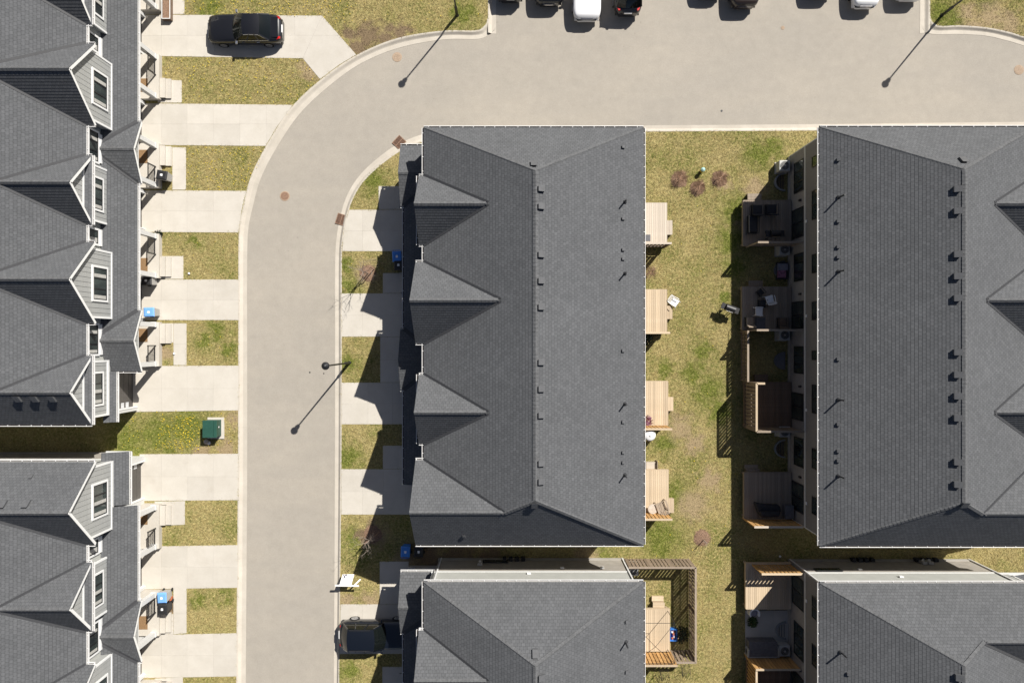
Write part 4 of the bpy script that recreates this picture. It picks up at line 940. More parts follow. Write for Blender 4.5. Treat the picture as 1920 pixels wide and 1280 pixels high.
# ------------------------------------------------------------------ cars
def car(name, label, paint, x, y, rz, L_=4.9, Wd=1.9, Ht=1.48, kind='sedan', rear_chrome=False, chrome_grille=False, tall_lamps=False):
    r = root(name, (x, y, 0), label, 'car', rz=rz, base=False); ORG[r.name] = Vector((0, 0, 0)); h = L_ / 2; w = Wd / 2; suv = kind == 'suv'
    zb0 = .98 if suv else .92
    st = np.linspace(-1, 1, 33); rings = []
    for t_ in st:
        xx = t_ * h
        end = min(1.0, (1 - abs(t_)) * L_ / 2 / .75); ww = w * (0.66 + .34 * math.sqrt(max(0, 1 - (1 - end) ** 2)))
        dk_ = zb0 - (.16 if not suv else .10) * max(0, (t_ - .35) / .65) ** 1.5 - (.06) * max(0, (-t_ - .75) / .25)
        dk_ -= .22 * max(0, (abs(t_) - .93) / .07) ** 2
        pts = [(ww * .90, .20), (ww * .97, .34), (ww, .58), (ww * .985, dk_ - .14), (ww * .93, dk_ - .02), (ww * .78, dk_ + .02), (ww * .4, dk_ + .045), (0, dk_ + .05)]
        full = pts + [(-a, b) for a, b in pts[-2::-1]]; rings.append([(xx, a, b) for a, b in full])
    mb = MB(); mb.quadgrid(rings); n = len(rings[0]); mb.add(rings[0], [tuple(range(n))]); mb.add(rings[-1], [tuple(range(n - 1, -1, -1))])
    mb.box(-h * .96, h * .96, -w * .86, w * .86, .18, .30)
    body = mb.build('body', paint, r, smooth=True)
    xf0, xf1, xr1, xr0 = (.30 * h, -.02 * h, -.50 * h, -.74 * h) if not suv else (.36 * h, .08 * h, -.70 * h, -.92 * h)
    wb, wr = w * .92, w * .70 if not suv else w * .77; zb = zb0 + .0; zt = Ht
    def base_pt(v, front): return ((xf0 - .18 * v * v if front else xr0 + .14 * v * v), wb * v * .97, zb + .03 - .02 * v * v)
    def roof_pt(v, front): return ((xf1 - .09 * v * v if front else xr1 + .06 * v * v), wr * v, zt - .045 * v * v - (.03 if not front else .01))
    vv = np.linspace(-1, 1, 11)
    def panel(nm, mat, rows, par=r): mb = MB(); mb.quadgrid(rows); return mb.build(nm, mat, par, smooth=True)
    panel('windscreen', 'car_glass', [[tuple(np.array(base_pt(v, True)) * (1 - s_) + np.array(roof_pt(v, True)) * s_ + np.array((0, 0, .03 * 4 * s_ * (1 - s_)))) for v in vv] for s_ in np.linspace(0, 1, 5)])
    panel('rear_window', 'car_glass', [[tuple(np.array(base_pt(v, False)) * (1 - s_) + np.array(roof_pt(v, False)) * s_ + np.array((0, 0, .03 * 4 * s_ * (1 - s_)))) for v in vv] for s_ in np.linspace(0, 1, 5)])
    rows = []
    for s_ in np.linspace(0, 1, 9):
        rows.append([tuple(np.array(roof_pt(v, True)) * (1 - s_) + np.array(roof_pt(v, False)) * s_ + np.array((0, 0, .035 * 4 * s_ * (1 - s_) + .004))) for v in vv])
    panel('roof', paint, rows)
    for sg in (1, -1):
        a0, a1 = base_pt(sg, True), roof_pt(sg, True); b0, b1 = base_pt(sg, False), roof_pt(sg, False); rows = []
        for s_ in np.linspace(0, 1, 4): rows.append([tuple((np.array(a0) * (1 - s_) + np.array(a1) * s_) * (1 - q) + (np.array(b0) * (1 - s_) + np.array(b1) * s_) * q + np.array((0, sg * .02, 0)) * 4 * s_ * (1 - s_) + np.array((0, 0, .035 * 4 * q * (1 - q) * s_))) for q in np.linspace(0, 1, 9)])
        sw = panel('side_window', 'car_glass', rows)
        for p_, q_ in ((a0, a1), (b0, b1)): mb = MB(); mb.bar(np.array(p_) + (0, sg * .01, .0), np.array(q_) + (0, sg * .005, .0), .09, .05); mb.build('pillar', paint, r)
        for q in (.36, .70): mb = MB(); mb.bar(np.array(a0) * (1 - q) + np.array(b0) * q + (0, sg * .02, 0), np.array(a1) * (1 - q) + np.array(b1) * q + (0, sg * .02, .03), .07, .04); mb.build('pillar', paint, r)
        mb = MB(); mb.tube([np.array(a0) + (.0, sg * .03, .01), np.array(b0) + (0, sg * .03, .01)], .016, 6)
        if rear_chrome: mb.tube([np.array(a0) + (.0, sg * .03, .01), np.array(a1) + (0, sg * .025, -.02), np.array(b1) + (.1, sg * .025, -.02), np.array(b0) + (0, sg * .03, .01)], .018, 6)
        mb.build('window_trim', 'chrome' if rear_chrome else 'plastic_black', r)
        mb = MB(); mx, my = xf0 - .32, sg * (w + .10); mb.add([(mx + a * .07, my + b * .11, zb + .06 + c * .07) for c in (-1, 1) for a, b in ((-1, -1), (1, -1), (1, 1), (-1, 1))], [(0, 3, 2, 1), (4, 5, 6, 7), (0, 1, 5, 4), (1, 2, 6, 5), (2, 3, 7, 6), (3, 0, 4, 7)]); mb.build('mirror', 'chrome' if rear_chrome else paint, r, bevel=.03)
        for hx in (.02, -.38):
            mb = MB(); mb.box(hx * h - .1, hx * h + .1, sg * (w - .01), sg * (w + .02), .80, .83); mb.build('door_handle', 'chrome' if rear_chrome else paint, r)
        for wx in (.62 * h, -.60 * h):
            mb = MB(); rr = .35 if suv else .335; mb.tube([(wx, sg * (w - .22), rr), (wx, sg * (w + .012), rr)], rr, 24); wl_ = mb.build('wheel', 'tyre', r)
            mb = MB(); mb.tube([(wx, sg * (w + .0), rr), (wx, sg * (w + .02), rr)], rr * .68, 20)
            for k in range(5): a = 2 * math.pi * k / 5; mb.bar((wx, sg * (w + .025), rr), (wx + rr * .66 * math.cos(a), sg * (w + .025), rr + rr * .66 * math.sin(a)), .06, .02, (0, 1, 0))
            mb.build('rim', 'rim', wl_)
        mb = MB(); mb.add([(h * .97 - .36 + a * .34, sg * (w * .64 + b * .20) , .64 + c * .07) for c in (-1, 1) for a, b in ((-.2, 1.25), (1.0, 0.3), (1.0, -.6), (.4, -.6))], [(0, 3, 2, 1), (4, 5, 6, 7), (0, 1, 5, 4), (1, 2, 6, 5), (2, 3, 7, 6), (3, 0, 4, 7)]); mb.build('headlight', 'lamp_clear', r)
        mb = MB(); lz0, lz1 = (.62, .98) if tall_lamps else (.70, .90)
        xa_ = -h * .985; mb.add([(xa_ + .06 + a * .2, sg * (w * .72 + b * .14), z_) for z_ in (lz0, lz1) for a, b in ((1, .75), (.0, .15), (-.1, -.75), (.4, -.75))], [(0, 3, 2, 1), (4, 5, 6, 7), (0, 1, 5, 4), (1, 2, 6, 5), (2, 3, 7, 6), (3, 0, 4, 7)]); mb.build('tail_light', 'tail_red', r)
    cr = 'chrome' if (rear_chrome or chrome_grille) else 'plastic_black'
    mb = MB(); mb.tube([(h * 1.0 - .03 - .10 * abs(v) ** 2.5, v * w * .72, .42) for v in np.linspace(-1, 1, 9)], .05, 8); mb.build('front_bumper', cr if chrome_grille else paint, r)
    mb = MB(); mb.box(h * .95, h * .994, -w * .45, w * .45, .48, .66); g_ = mb.build('grille', 'plastic_black', r)
    mb = MB()
    for zz in (.47, .56, .645): mb.box(h * .994, h * 1.003, -w * .45, w * .45, zz, zz + .02)
    mb.build('grille_bar', 'chrome', g_)
    mb = MB(); mb.tube([(-h * 1.0 + .02 + .20 * abs(v) ** 2.5, v * w * .84, .60) for v in np.linspace(-1, 1, 11)], .055, 8); mb.build('rear_bumper', cr if rear_chrome else paint, r)
    mb = MB(); mb.box(-h * 1.015, -h * .99, -.26, .26, .64, .76); mb.build('number_plate', 'plastic_white', r)
    if not suv:
        mb = MB(); mb.box(-.93 * h, -.76 * h, -w * .7, w * .7, zb + .05, zb + .065); mb.build('boot_lid', paint, r)
    else:
        mb = MB()
        for sg in (1, -1): mb.tube([(xf1 - .3, sg * wr * .93, zt + .01), (xr1 + .15, sg * wr * .93, zt + .0)], .022, 8)
        mb.build('roof_rail', 'plastic_black', r)
    return r
x, y = G(461, 57, .5); car('parked_car', 'black sedan with chrome trim parked on the angled driveway', 'paint_black', x, y, math.pi, 5.02, 1.92, 1.48, rear_chrome=True)
x, y = G(702, 1190, .8); car('parked_car', 'dark navy SUV reversed out on the driveway under the porch roof', 'paint_navy', x - .0, y, 0.0, 4.75, 1.88, 1.70, 'suv')
def lot(cx, py, front, paint, label, kind='suv', L_=4.7, Wd=1.88, Ht=1.65, **k):
    x = G(cx, 0, .8)[0]; yb_ = G(0, py, .5)[1]; o = car('parked_car', label, paint, x, yb_ + L_ / 2, -math.pi / 2 if front else math.pi / 2, L_, Wd, Ht, kind, **k); o['group'] = 'cars in the parking lot'
lot(957, 2, False, 'paint_black', 'dark car nose-in beside the lot kerb with the lawn corner', 'sedan', Ht=1.45)
lot(1030, 9, True, 'paint_black', 'black pickup-style SUV with chrome grille in the parking lot', 'suv', 5.3, 1.98, 1.85, chrome_grille=True)
lot(1101, 38, True, 'paint_white', 'white car with rounded hood parked beside the black red-lamped car', 'sedan', 4.7, 1.9, 1.5)
lot(1178, 28, False, 'paint_black', 'black SUV with tall red tail lamps in the parking lot', 'suv', 4.6, 1.88, 1.68, tall_lamps=True)
lot(1335, -8, True, 'paint_silver', 'silver car whose shadow shows beside the brown SUV', 'sedan')
lot(1398, 14, True, 'paint_brown', 'dark brown SUV standing next to empty spaces in the parking lot', 'suv', 4.8, 1.9, 1.75)
lot(1545, -9, True, 'paint_silver', 'silver car beside empty spaces and the white hatchback', 'suv')
lot(1626, 14, True, 'paint_white', 'white hatchback with dark grille near the green corner', 'sedan', 4.5, 1.82, 1.5)
lot(1711, 0, True, 'paint_white', 'white SUV in the space next to the green corner kerb', 'suv', 4.6, 1.85, 1.6)

# ------------------------------------------------------------------ saplings, shrubs, mulch
def mulch(px, py, rad, label):
    x, y = G(px, py); mb = MB(); n = 26; ring = []
    rr = [rad * (1 + .05 * math.sin(3 * a + px) + random.uniform(-.07, .07)) for a in np.linspace(0, 2 * math.pi, n, endpoint=False)]
    rows = [[(x, y, .075)] * n, [(x + .6 * r_ * math.cos(a), y + .6 * r_ * math.sin(a), .06) for r_, a in zip(rr, np.linspace(0, 2 * math.pi, n, endpoint=False))], [(x + r_ * math.cos(a), y + r_ * math.sin(a), .004) for r_, a in zip(rr, np.linspace(0, 2 * math.pi, n, endpoint=False))]]
    rows = [r_ + [r_[0]] for r_ in rows]; mb.quadgrid(rows)
    for k in range(220):      # bark chips
        a = random.uniform(0, 6.28); q = rad * math.sqrt(random.random()) * 1.12; s_ = random.uniform(.02, .05); cx, cy = x + q * math.cos(a), y + q * math.sin(a); b = random.uniform(0, 3.1)
        zz = .09 - .07 * (q / rad); mb.add([(cx + s_ * math.cos(b + e), cy + s_ * .6 * math.sin(b + e), zz + random.uniform(0, .03)) for e in (0, 2.1, 4.2)], [(0, 1, 2)])
    o = mb.build('mulch_ring', 'mulch'); tag(o, label, 'mulch'); BLD.append((x - rad * .8, x + rad * .8, y - rad * .8, y + rad * .8)); return o
def branches(mb, p, d, L_, r_, depth):
    q = p + d * L_; mid = p + d * L_ * .5 + Vector((random.uniform(-1, 1), random.uniform(-1, 1), random.uniform(-.5, .5))) * L_ * .06
    mb.tube([p, mid, q], [r_, r_ * .8, r_ * .55], 5)
    if depth == 0: return
    for k in range(3 if depth > 1 else 3):
        t_ = random.uniform(.35, 1.0); a = random.uniform(0, 6.28); o = d.orthogonal().normalized(); o2 = d.cross(o)
        nd = (d * random.uniform(.6, 1.0) + (o * math.cos(a) + o2 * math.sin(a)) * random.uniform(.5, .9)).normalized()
        branches(mb, p + d * L_ * t_, nd, L_ * random.uniform(.45, .7), r_ * .5, depth - 1)
def sapling(px, py, ht, label, stakes=True, depth=3):
    x, y = G(px, py); r = root('sapling', (x, y, 0), label, 'tree')
    mb = MB(); mb.tube([(x, y, -.02), (x + .02, y, ht * .3), (x - .02, y + .02, ht * .62)], [.035, .028, .02], 8); mb.build('trunk', 'bark_pale', r)
    mb = MB()
    for k in range(6 if depth > 1 else 3):
        a = k * 2.4 + random.uniform(-.4, .4); z = ht * (.32 + .06 * k); p = Vector((x, y, min(z, ht * .6)))
        branches(mb, p, Vector((math.cos(a) * .6, math.sin(a) * .6, .8)).normalized(), ht * random.uniform(.26, .38), .013, depth - 1)
    branches(mb, Vector((x - .02, y + .02, ht * .6)), Vector((0, 0, 1)), ht * .4, .014, depth - 1); mb.build('crown', 'bark_pale', r)
    if stakes:
        for sx, sy in ((.42, .28), (-.30, -.22)):
            mb = MB(); mb.box(x + sx - .022, x + sx + .022, y + sy - .022, y + sy + .022, -.02, 1.35); mb.build('stake', 'stake_wood', r)
            mb = MB(); mb.bar((x + sx, y + sy, 1.2), (x, y, 1.15), .05, .02); mb.build('tie', 'stake_wood', r)
mulch(690, 512, .55, 'thin mulch ring around the staked sapling by the blue bin')
sapling(690, 513, 3.2, 'bare staked sapling on the small lawn between two driveways')
mulch(699, 1001, .62, 'mulch ring around the bare sapling near the white fallen sign')
sapling(699, 1003, 3.0, 'bare staked sapling between the shaded lawn and the white fallen sign')
mulch(1316, 1008, .58, 'round mulch ring on the back lawn with a single bare stick')
sapling(1318, 1011, 1.6, 'single bare stick sapling in a mulch ring on the back lawn', stakes=False, depth=1)
def shrub(px, py, rad, ht, mat, label, n=420, name='shrub', leaf=False):
    x, y = G(px, py); r = root(name, (x, y, 0), label, 'shrub')
    mb = MB()
    for k in range(7):
        a = random.uniform(0, 6.28); mb.tube([(x, y, 0), (x + .3 * rad * math.cos(a), y + .3 * rad * math.sin(a), ht * .6), (x + .6 * rad * math.cos(a), y + .6 * rad * math.sin(a), ht)], [.018, .012, .004], 5)
    mb.build('stem', 'twig', r); mb = MB()
    for k in range(n):
        a = random.uniform(0, 6.28); el = random.uniform(.1, 1.5); R0 = random.uniform(.45, 1.0)
        c = Vector((x + rad * R0 * math.cos(a) * math.cos(el), y + rad * R0 * math.sin(a) * math.cos(el), .05 + ht * R0 * math.sin(el)))
        d = Vector((math.cos(a + random.uniform(-.6, .6)), math.sin(a + random.uniform(-.6, .6)), random.uniform(-.2, .7))).normalized(); w = d.orthogonal() * (.035 if leaf else .008)
        l_ = random.uniform(.06, .12) if leaf else random.uniform(.10, .26)
        mb.add([c - w, c + w, c + d * l_ + w * .3, c + d * l_ - w * .3], [(0, 1, 2, 3)])
    mb.build('foliage', mat, r); return r
for px, py, rad, nm in ((1273, 336, .58, 'nearest the deck side'), (1308, 353, .50, 'lowest'), (1348, 336, .56, 'nearest the green grass')):
    pass
mulch(1273, 337, .56, 'mulch ring of the bare shrub closest to the pale deck')
shrub(1274, 334, .48, .75, 'twig', 'bare reddish shrub in mulch closest to the pale deck corner')
mulch(1307, 354, .50, 'mulch ring of the middle bare shrub in the group of three')
shrub(1309, 351, .45, .7, 'twig', 'middle bare reddish shrub in the group of three')
mulch(1348, 336, .54, 'mulch ring of the bare shrub on the greener grass')
shrub(1349, 334, .50, .6, 'twig', 'bare reddish shrub on the greener grass, of the group of three')
shrub(1216, 512, .45, 1.3, 'twig', 'pinkish bare shrub beside the house wall between two decks', 300)
shrub(1212, 636, .42, .6, 'leaf_dark', 'dark leafy shrub under the gutter below the deck with yellowish boards', 300, leaf=True)
shrub(1276, 1186, .6, .7, 'leaf_dark', 'dark green bush inside the slatted yard fence', 420, leaf=True)
shrub(1409, 1163, .36, .5, 'leaf_green', 'green leafy potted plant on the shaded concrete patio', 420, leaf=True)
shrub(300, 440, .3, .35, 'leaf_dark', 'tiny evergreen shrub at the porch column corner', 160, leaf=True)

# ------------------------------------------------------------------ small yard things
def chair(px, py, z, rz, label, mat='plastic_white', tilt=0.0, group='white plastic garden chairs'):
    x, y = G(px, py, z + .4); r = root('garden_chair', (x, y, z), label, 'chair', group, rz=rz, base=False); ORG[r.name] = Vector((0, 0, 0))
    r.rotation_euler = (tilt, 0, rz)
    mb = MB(); mb.prism([(-.24, -.22), (.24, -.22), (.26, .24), (-.26, .24)], .40, .43); mb.build('seat', mat, r, bevel=.01)
    for k in range(6):
        a = -.2 + k * .08; mb = MB(); mb.bar((a, -.23, .43), (a * 1.1, -.36, .84), .045, .015, (0, 1, 0)); mb.build('back_slat', mat, r)
    mb = MB(); mb.tube([(-.25, -.23, .42), (-.27, -.36, .80), (-.16, -.38, .88), (.16, -.38, .88), (.27, -.36, .80), (.25, -.23, .42)], .02, 8); mb.build('back_frame', mat, r)
    for sg in (1, -1):
        mb = MB(); mb.tube([(sg * .26, -.32, .66), (sg * .29, .05, .66), (sg * .27, .2, .64)], .025, 8); mb.build('armrest', mat, r)
        for yy in (-.24, .22): mb = MB(); mb.tube([(sg * .24, yy, .42), (sg * .29, yy * 1.15, .0)], .024, 8); mb.build('leg', mat, r)
    return r
chair(1268, 569, .10, -2.2, 'white plastic chair tipped beside the deck step on the lawn', tilt=.35)
chair(1443, 561, ZR, 0.25, 'white plastic chair with slotted back on the grey deck', )
chair(1423, 584, ZR, -1.6, 'white plastic chair turned sideways near the deck front')
def seat_dark(px, py, z, rz, label, w=.75, d=.7, h=.42, mat='furniture_dark', back=True, group='dark patio seats'):
    x, y = G(px, py, z + .4); r = root('patio_armchair', (x, y, z), label, 'armchair', group, rz=rz, base=False); ORG[r.name] = Vector((0, 0, 0))
    mb = MB(); mb.box(-w / 2 + .06, w / 2 - .06, -d / 2 + .08, d / 2, .25, h); mb.build('cushion', mat, r, bevel=.04)
    mb = MB(); mb.box(-w / 2, w / 2, -d / 2, d / 2, .18, .249); mb.build('frame', 'plastic_black', r)
    for sg in (1, -1):
        mb = MB(); mb.tube([(sg * w / 2, d / 2, .22), (sg * w / 2, d / 2, .60), (sg * w / 2, -d / 2, .62), (sg * w / 2, -d / 2, .22)], .02, 8); mb.build('armrest', 'plastic_black', r)
        for yy in (-d / 2 + .03, d / 2 - .03): mb = MB(); mb.box(sg * (w / 2 - .05), sg * (w / 2 - .01), yy - .02, yy + .02, 0, .18); mb.build('leg', 'plastic_black', r)
    if back: mb = MB(); mb.add([(a * (w / 2 - .05), b, c) for b, c in ((-d / 2, h), (-d / 2 + .09, h), (-d / 2 - .10, .86), (-d / 2 - .04, .87)) for a in (-1, 1)], [(0, 1, 5, 4), (2, 6, 7, 3), (0, 4, 6, 2), (1, 3, 7, 5), (4, 5, 7, 6), (0, 2, 3, 1)]); mb.build('backrest', mat, r)
    return r
seat_dark(1420, 394, ZR, 0, 'black patio armchair on the weathered deck nearer its front edge')
seat_dark(1447, 393, ZR, 0, 'black patio armchair on the weathered deck nearer the patio door')
seat_dark(1412, 421, ZR, 0, 'long black patio bench along the weathered deck front', .68, 1.15, back=False)
seat_dark(1427, 548, ZR, .7, 'small black stool turned on the white chair deck', .4, .4, .4, back=False)
seat_dark(1430, 569, ZR, 0, 'low black ottoman between the two white chairs', .5, .5, .4, back=False)
seat_dark(1407, 603, ZR, 0, 'slatted grey lounge chair at the corner of the white chair deck', .6, .6, .4, 'wood_grey')
seat_dark(1468, 605, ZR, 0, 'shaded brown chair by the patio door of the white chair deck', .65, .65, .4, 'wood_dark')
x, y = G(1425, 606, ZR); mb = MB(); mb.box(x - .35, x + .35, y - .38, y + .38, ZR + .004, ZR + .02); tag(mb.build('outdoor_mat', 'furniture_grey'), 'dark bluish mat on the white chair deck', 'mat')
# barbecue on the bleached deck side and on the lawn
def grill(px, py, z, rz, label):
    x, y = G(px, py, z + .8); r = root('barbecue', (x, y, z), label, 'barbecue', rz=rz, base=False); ORG[r.name] = Vector((0, 0, 0))
    mb = MB(); mb.box(-.32, .32, -.22, .22, .68, .86); mb.build('firebox', 'plastic_black', r, bevel=.03)
    mb = MB(); mb.tube([(-.32, 0, .87), (.32, 0, .87)], .22, 16); mb.build('lid', 'black_metal', r, smooth=False)
    mb = MB(); mb.tube([(-.24, -.24, .94), (.24, -.24, .94)], .018, 8); mb.build('lid_handle', 'chrome', r)
    for sg in (1, -1): mb = MB(); mb.box(sg * .33, sg * .62, -.2, .2, .80, .84); mb.build('side_shelf', 'plastic_black', r)
    for sx in (-.28, .28):
        for sy in (-.18, .18): mb = MB(); mb.tube([(sx, sy, .68), (sx * 1.1, sy * 1.3, .0)], .02, 8); mb.build('leg', 'plastic_black', r)
    for sy in (-.22, .22): mb = MB(); mb.tube([(-.31, sy, .09), (-.31, sy * 1.2, .09)], .09, 14); mb.build('wheel', 'tyre', r)
grill(1369, 578, 0, -.35, 'black barbecue grill standing on the lawn at the shadow edge')
grill(1453, 438, ZR, 0, 'black barbecue on the weathered deck against the grey screen')
x, y = G(1441, 955, ZR + .4); r = root('covered_sofa', (x, y, ZR), 'black covered sofa against the cedar screen', 'sofa')
mb = MB(); mb.prism([(x - .95, y + .5), (x - .5, y + .38), (x + .75, y + .3), (x + .85, y - .1), (x + .6, y - .42), (x - .6, y - .45)], ZR + .03, ZR + .5); mb.build('cover', 'furniture_dark', r, bevel=.12)
mb = MB(); mb.prism([(x - .7, y - .05), (x + .7, y - .05), (x + .6, y - .40), (x - .6, y - .43)], ZR + .45, ZR + .8); mb.build('cover_back', 'furniture_dark', r, bevel=.1)
x, y = G(1476, 957, ZR + .2); r = root('storage_box', (x, y, ZR), 'grey storage box beside the black covered sofa', 'storage box')
mb = MB(); mb.box(x - .25, x + .3, y - .45, y + .4, ZR, ZR + .5); mb.build('box', 'furniture_grey', r, bevel=.02)
mb = MB(); mb.box(x - .27, x + .32, y - .47, y + .42, ZR + .502, ZR + .56); mb.build('lid', 'furniture_grey', r, bevel=.02)
x, y = G(1468, 508, .4); r = root('covered_planter', (x, y, 0), 'pink and lilac cloth over a low box by the house wall', 'box')
mb = MB(); mb.box(x - .35, x + .35, y - .55, y + .6, 0, .35); mb.build('box', 'furniture_dark', r)
mb = MB(); mb.box(x - .36, x + .36, y + .05, y + .5, .353, .40); mb.build('lilac_cloth', 'fabric_lilac', r)
mb = MB(); mb.box(x - .36, x + .20, y - .45, y + .04, .352, .41); mb.build('pink_cloth', 'fabric_pink', r)
# round table and armchair on the wooden deck
def round_table(px, py, z, rad, mat, label, ht=.72):
    x, y = G(px, py, z + ht); r = root('round_table', (x, y, z), label, 'table')
    mb = MB(); mb.lathe([(rad * .96, ht - .04), (rad, ht - .02), (rad, ht), (rad * .96, ht + .012), (rad * .2, ht + .02)], x, y, 28, z); mb.build('table_top', mat, r, smooth=False)
    mb = MB(); mb.lathe([(rad * .55, 0), (rad * .5, .03), (.04, .06), (.04, ht - .05)], x, y, 14, z); mb.build('pedestal', mat, r)
round_table(1224, 954, ZD, .33, 'stone_pale', 'grey round table on the wooden deck beside the armchair', .5)
x, y = G(1219, 816, 2.2); r = root('patio_heater', (x, y, 0), 'white round topped patio heater standing beside the gutter and cedar screen', 'patio heater'); BLD.append((x - .2, x + .2, y - .2, y + .2))
mb = MB(); mb.lathe([(.22, 0), (.22, .3), (.14, .42), (.03, .45), (.03, 1.8)], x, y, 16); mb.build('base', 'plastic_grey', r)
mb = MB(); mb.lathe([(.06, 1.75), (.10, 1.8), (.10, 2.05), (.05, 2.1)], x, y, 14); mb.build('burner', 'rim', r)
mb = MB(); mb.lathe([(.37, 2.12), (.38, 2.14), (.30, 2.20), (.15, 2.25), (.04, 2.27), (.035, 2.30)], x, y, 32); mb.build('reflector', 'plastic_white', r, smooth=True)
x, y = G(1241, 949, ZD + .4); r = root('wooden_armchair', (x, y, ZD), 'slatted wooden armchair on the deck with the grey round table', 'armchair', rz=.35, base=False); ORG[r.name] = Vector((0, 0, 0))
for k in range(6): mb = MB(); mb.box(-.27 + k * .09, -.27 + k * .09 + .075, -.28, .3, .36, .38); mb.build('seat_slat', 'wood_grey', r)
for k in range(5): mb = MB(); mb.bar((-.24 + k * .12, -.28, .38), (-.24 + k * .12, -.5, .85), .09, .02, (0, 1, 0)); mb.build('back_slat', 'wood_grey', r)
for sg in (1, -1):
    mb = MB(); mb.box(sg * .29, sg * .39, -.35, .35, .58, .61); mb.build('armrest', 'wood_grey', r)
    for yy in (-.3, .3): mb = MB(); mb.box(sg * .31, sg * .36, yy - .03, yy + .03, 0, .58); mb.build('leg', 'wood_grey', r)
# wagon / planter box by deck
x, y = G(1221, 873, .4); r = root('planter_box', (x, y, 0), 'pale open planter box against the deck with the wooden armchair', 'planter')
mb = MB(); mb.box(x - .36, x + .36, y - .24, y + .24, .02, .40); mb.build('box', 'wood_pale', r)
for sg in (1, -1): mb = MB(); mb.box(x + sg * .37, x + sg * .40, y - .26, y + .34, .0, .62); mb.build('side_board', 'wood_grey', r)
x, y = G(1212, 786, ZD + .3); r = shrub(1211, 786, .32, .35, 'fabric_pink', 'pink flowering pot plant at the house end of the deck', 120, 'flower_pot', True); r.location.z = ZD
x, y = G(1214, 446, ZD); mb = MB(); mb.box(x - .3, x + .2, y - .22, y + .22, ZD + .004, ZD + .016); tag(mb.build('outdoor_mat', 'furniture_grey'), 'grey mat on the bleached pale deck', 'mat')
# pergola of thin rods on the lower deck
x, y = 9.15, -19.45; r = root('pergola_frame', (x, y, ZD), 'bare black pergola frame of thin rods on the deck', 'pergola')
for sx in (-1.35, 1.35):
    for sy in (-1.3, 1.3): mb = MB(); mb.tube([(x + sx, y + sy, ZD), (x + sx, y + sy, ZD + 2.0)], .018, 6); mb.build('post', 'black_metal', r)
for sx in (-1.35, 1.35): mb = MB(); mb.tube([(x + sx, y - 1.3, ZD + 2.0), (x + sx, y + 1.3, ZD + 2.0)], .016, 6); mb.build('beam', 'black_metal', r)
for sy in (-1.3, 1.3): mb = MB(); mb.tube([(x - 1.35, y + sy, ZD + 2.0), (x + 1.35, y + sy, ZD + 2.0)], .016, 6); mb.build('beam', 'black_metal', r)
for sx in (-1.35, 1.35):
    for sy in (-1.3, 1.3): mb = MB(); mb.tube([(x + sx, y + sy, ZD + 2.0), (x, y, ZD + 2.5)], .014, 6); mb.build('rafter', 'black_metal', r)
x, y = G(1262, 1189, .3); r = root('plastic_tub', (x, y, 0), 'blue plastic tub of toys beside the dark bush inside the fence', 'tub')
mb = MB(); mb.box(x - .22, x + .22, y - .36, y + .36, 0, .06)
for a, b, c, d in ((-.26, -.22, -.4, .4), (.22, .26, -.4, .4), (-.22, .22, -.4, -.36), (-.22, .22, .36, .4)): mb.box(x + a, x + b, y + c, y + d, 0, .42)
mb.build('tub', 'plastic_blue', r)
for k in range(6): mb = MB(); mb.lathe([(.04, 0), (.09, .06), (.05, .14)], x + random.uniform(-.12, .12), y - .28 + k * .11, 8, .07 + .1); mb.build('toy', ('terracotta', 'plastic_white', 'fabric_pink')[k % 3], r)
def rod_chair(px, py, rz, label):
    x, y = G(px, py, .4); r = root('patio_chair_frame', (x, y, 0), label, 'chair', 'black rod patio chairs', rz=rz, base=False); ORG[r.name] = Vector((0, 0, 0))
    for sg in (1, -1):
        mb = MB(); mb.tube([(sg * .27, .3, 0), (sg * .27, .25, .62), (sg * .27, -.28, .64), (sg * .27, -.35, 0)], .016, 6); mb.build('side_frame', 'black_metal', r)
    for k in range(7): mb = MB(); mb.tube([(-.27, -.26 + k * .09, .42), (.27, -.26 + k * .09, .42)], .010, 6); mb.build('seat_rod', 'black_metal', r)
    for k in range(5): mb = MB(); mb.tube([(-.22 + k * .11, -.28, .42), (-.22 + k * .11, -.42, .95)], .010, 6); mb.build('back_rod', 'black_metal', r)
rod_chair(1285, 1254, .1, 'black rod patio chair behind the short yard fence'); rod_chair(1245, 1262, .2, 'black rod patio chair behind the orange cedar screen'); 
x, y = G(1232, 1272, .6); r = root('clothes_dryer', (x, y, 0), 'thin dark rotary clothes dryer on the lower lawn', 'clothes dryer')
mb = MB(); mb.tube([(x, y, 0), (x, y, 1.5)], .02, 8); mb.build('post', 'black_metal', r)
for a in (.1, 1.67, 3.24, 4.8): mb = MB(); mb.tube([(x, y, 1.3), (x + .9 * math.cos(a), y + .9 * math.sin(a), 1.55)], .014, 6); mb.build('arm', 'black_metal', r)
# patio things
x, y = G(1432, 1217, .9); r = root('patio_storage_bench', (x, y, .05), 'grey slatted patio box with pale curved ends by the orange screen', 'patio box')
for k in range(5): mb = MB(); mb.box(x - .95, x + .95, y - .52 + k * .2, y - .52 + k * .2 + .19, .75, .80); mb.build('lid_slat', 'furniture_grey', r)
mb = MB(); mb.box(x - .93, x + .93, y - .50, y + .46, .05, .74); mb.build('box', 'furniture_grey', r)
for sg in (1, -1): mb = MB(); mb.tube([(x + sg * 1.0, y - .55, .2), (x + sg * 1.02, y - .5, .85), (x + sg * 1.02, y - .05, .9), (x + sg * 1.06, y + .05, .6)], .07, 10); mb.build('end_arm', 'plastic_grey', r)
mb = MB(); mb.box(x - .95, x + .95, y - .60, y - .54, .4, .82); mb.build('back_panel', 'plastic_grey', r)
x, y = G(1413, 1148, .4); r = root('tub_chair', (x, y, .05), 'white rounded tub chair with purple cushion on the patio', 'chair')
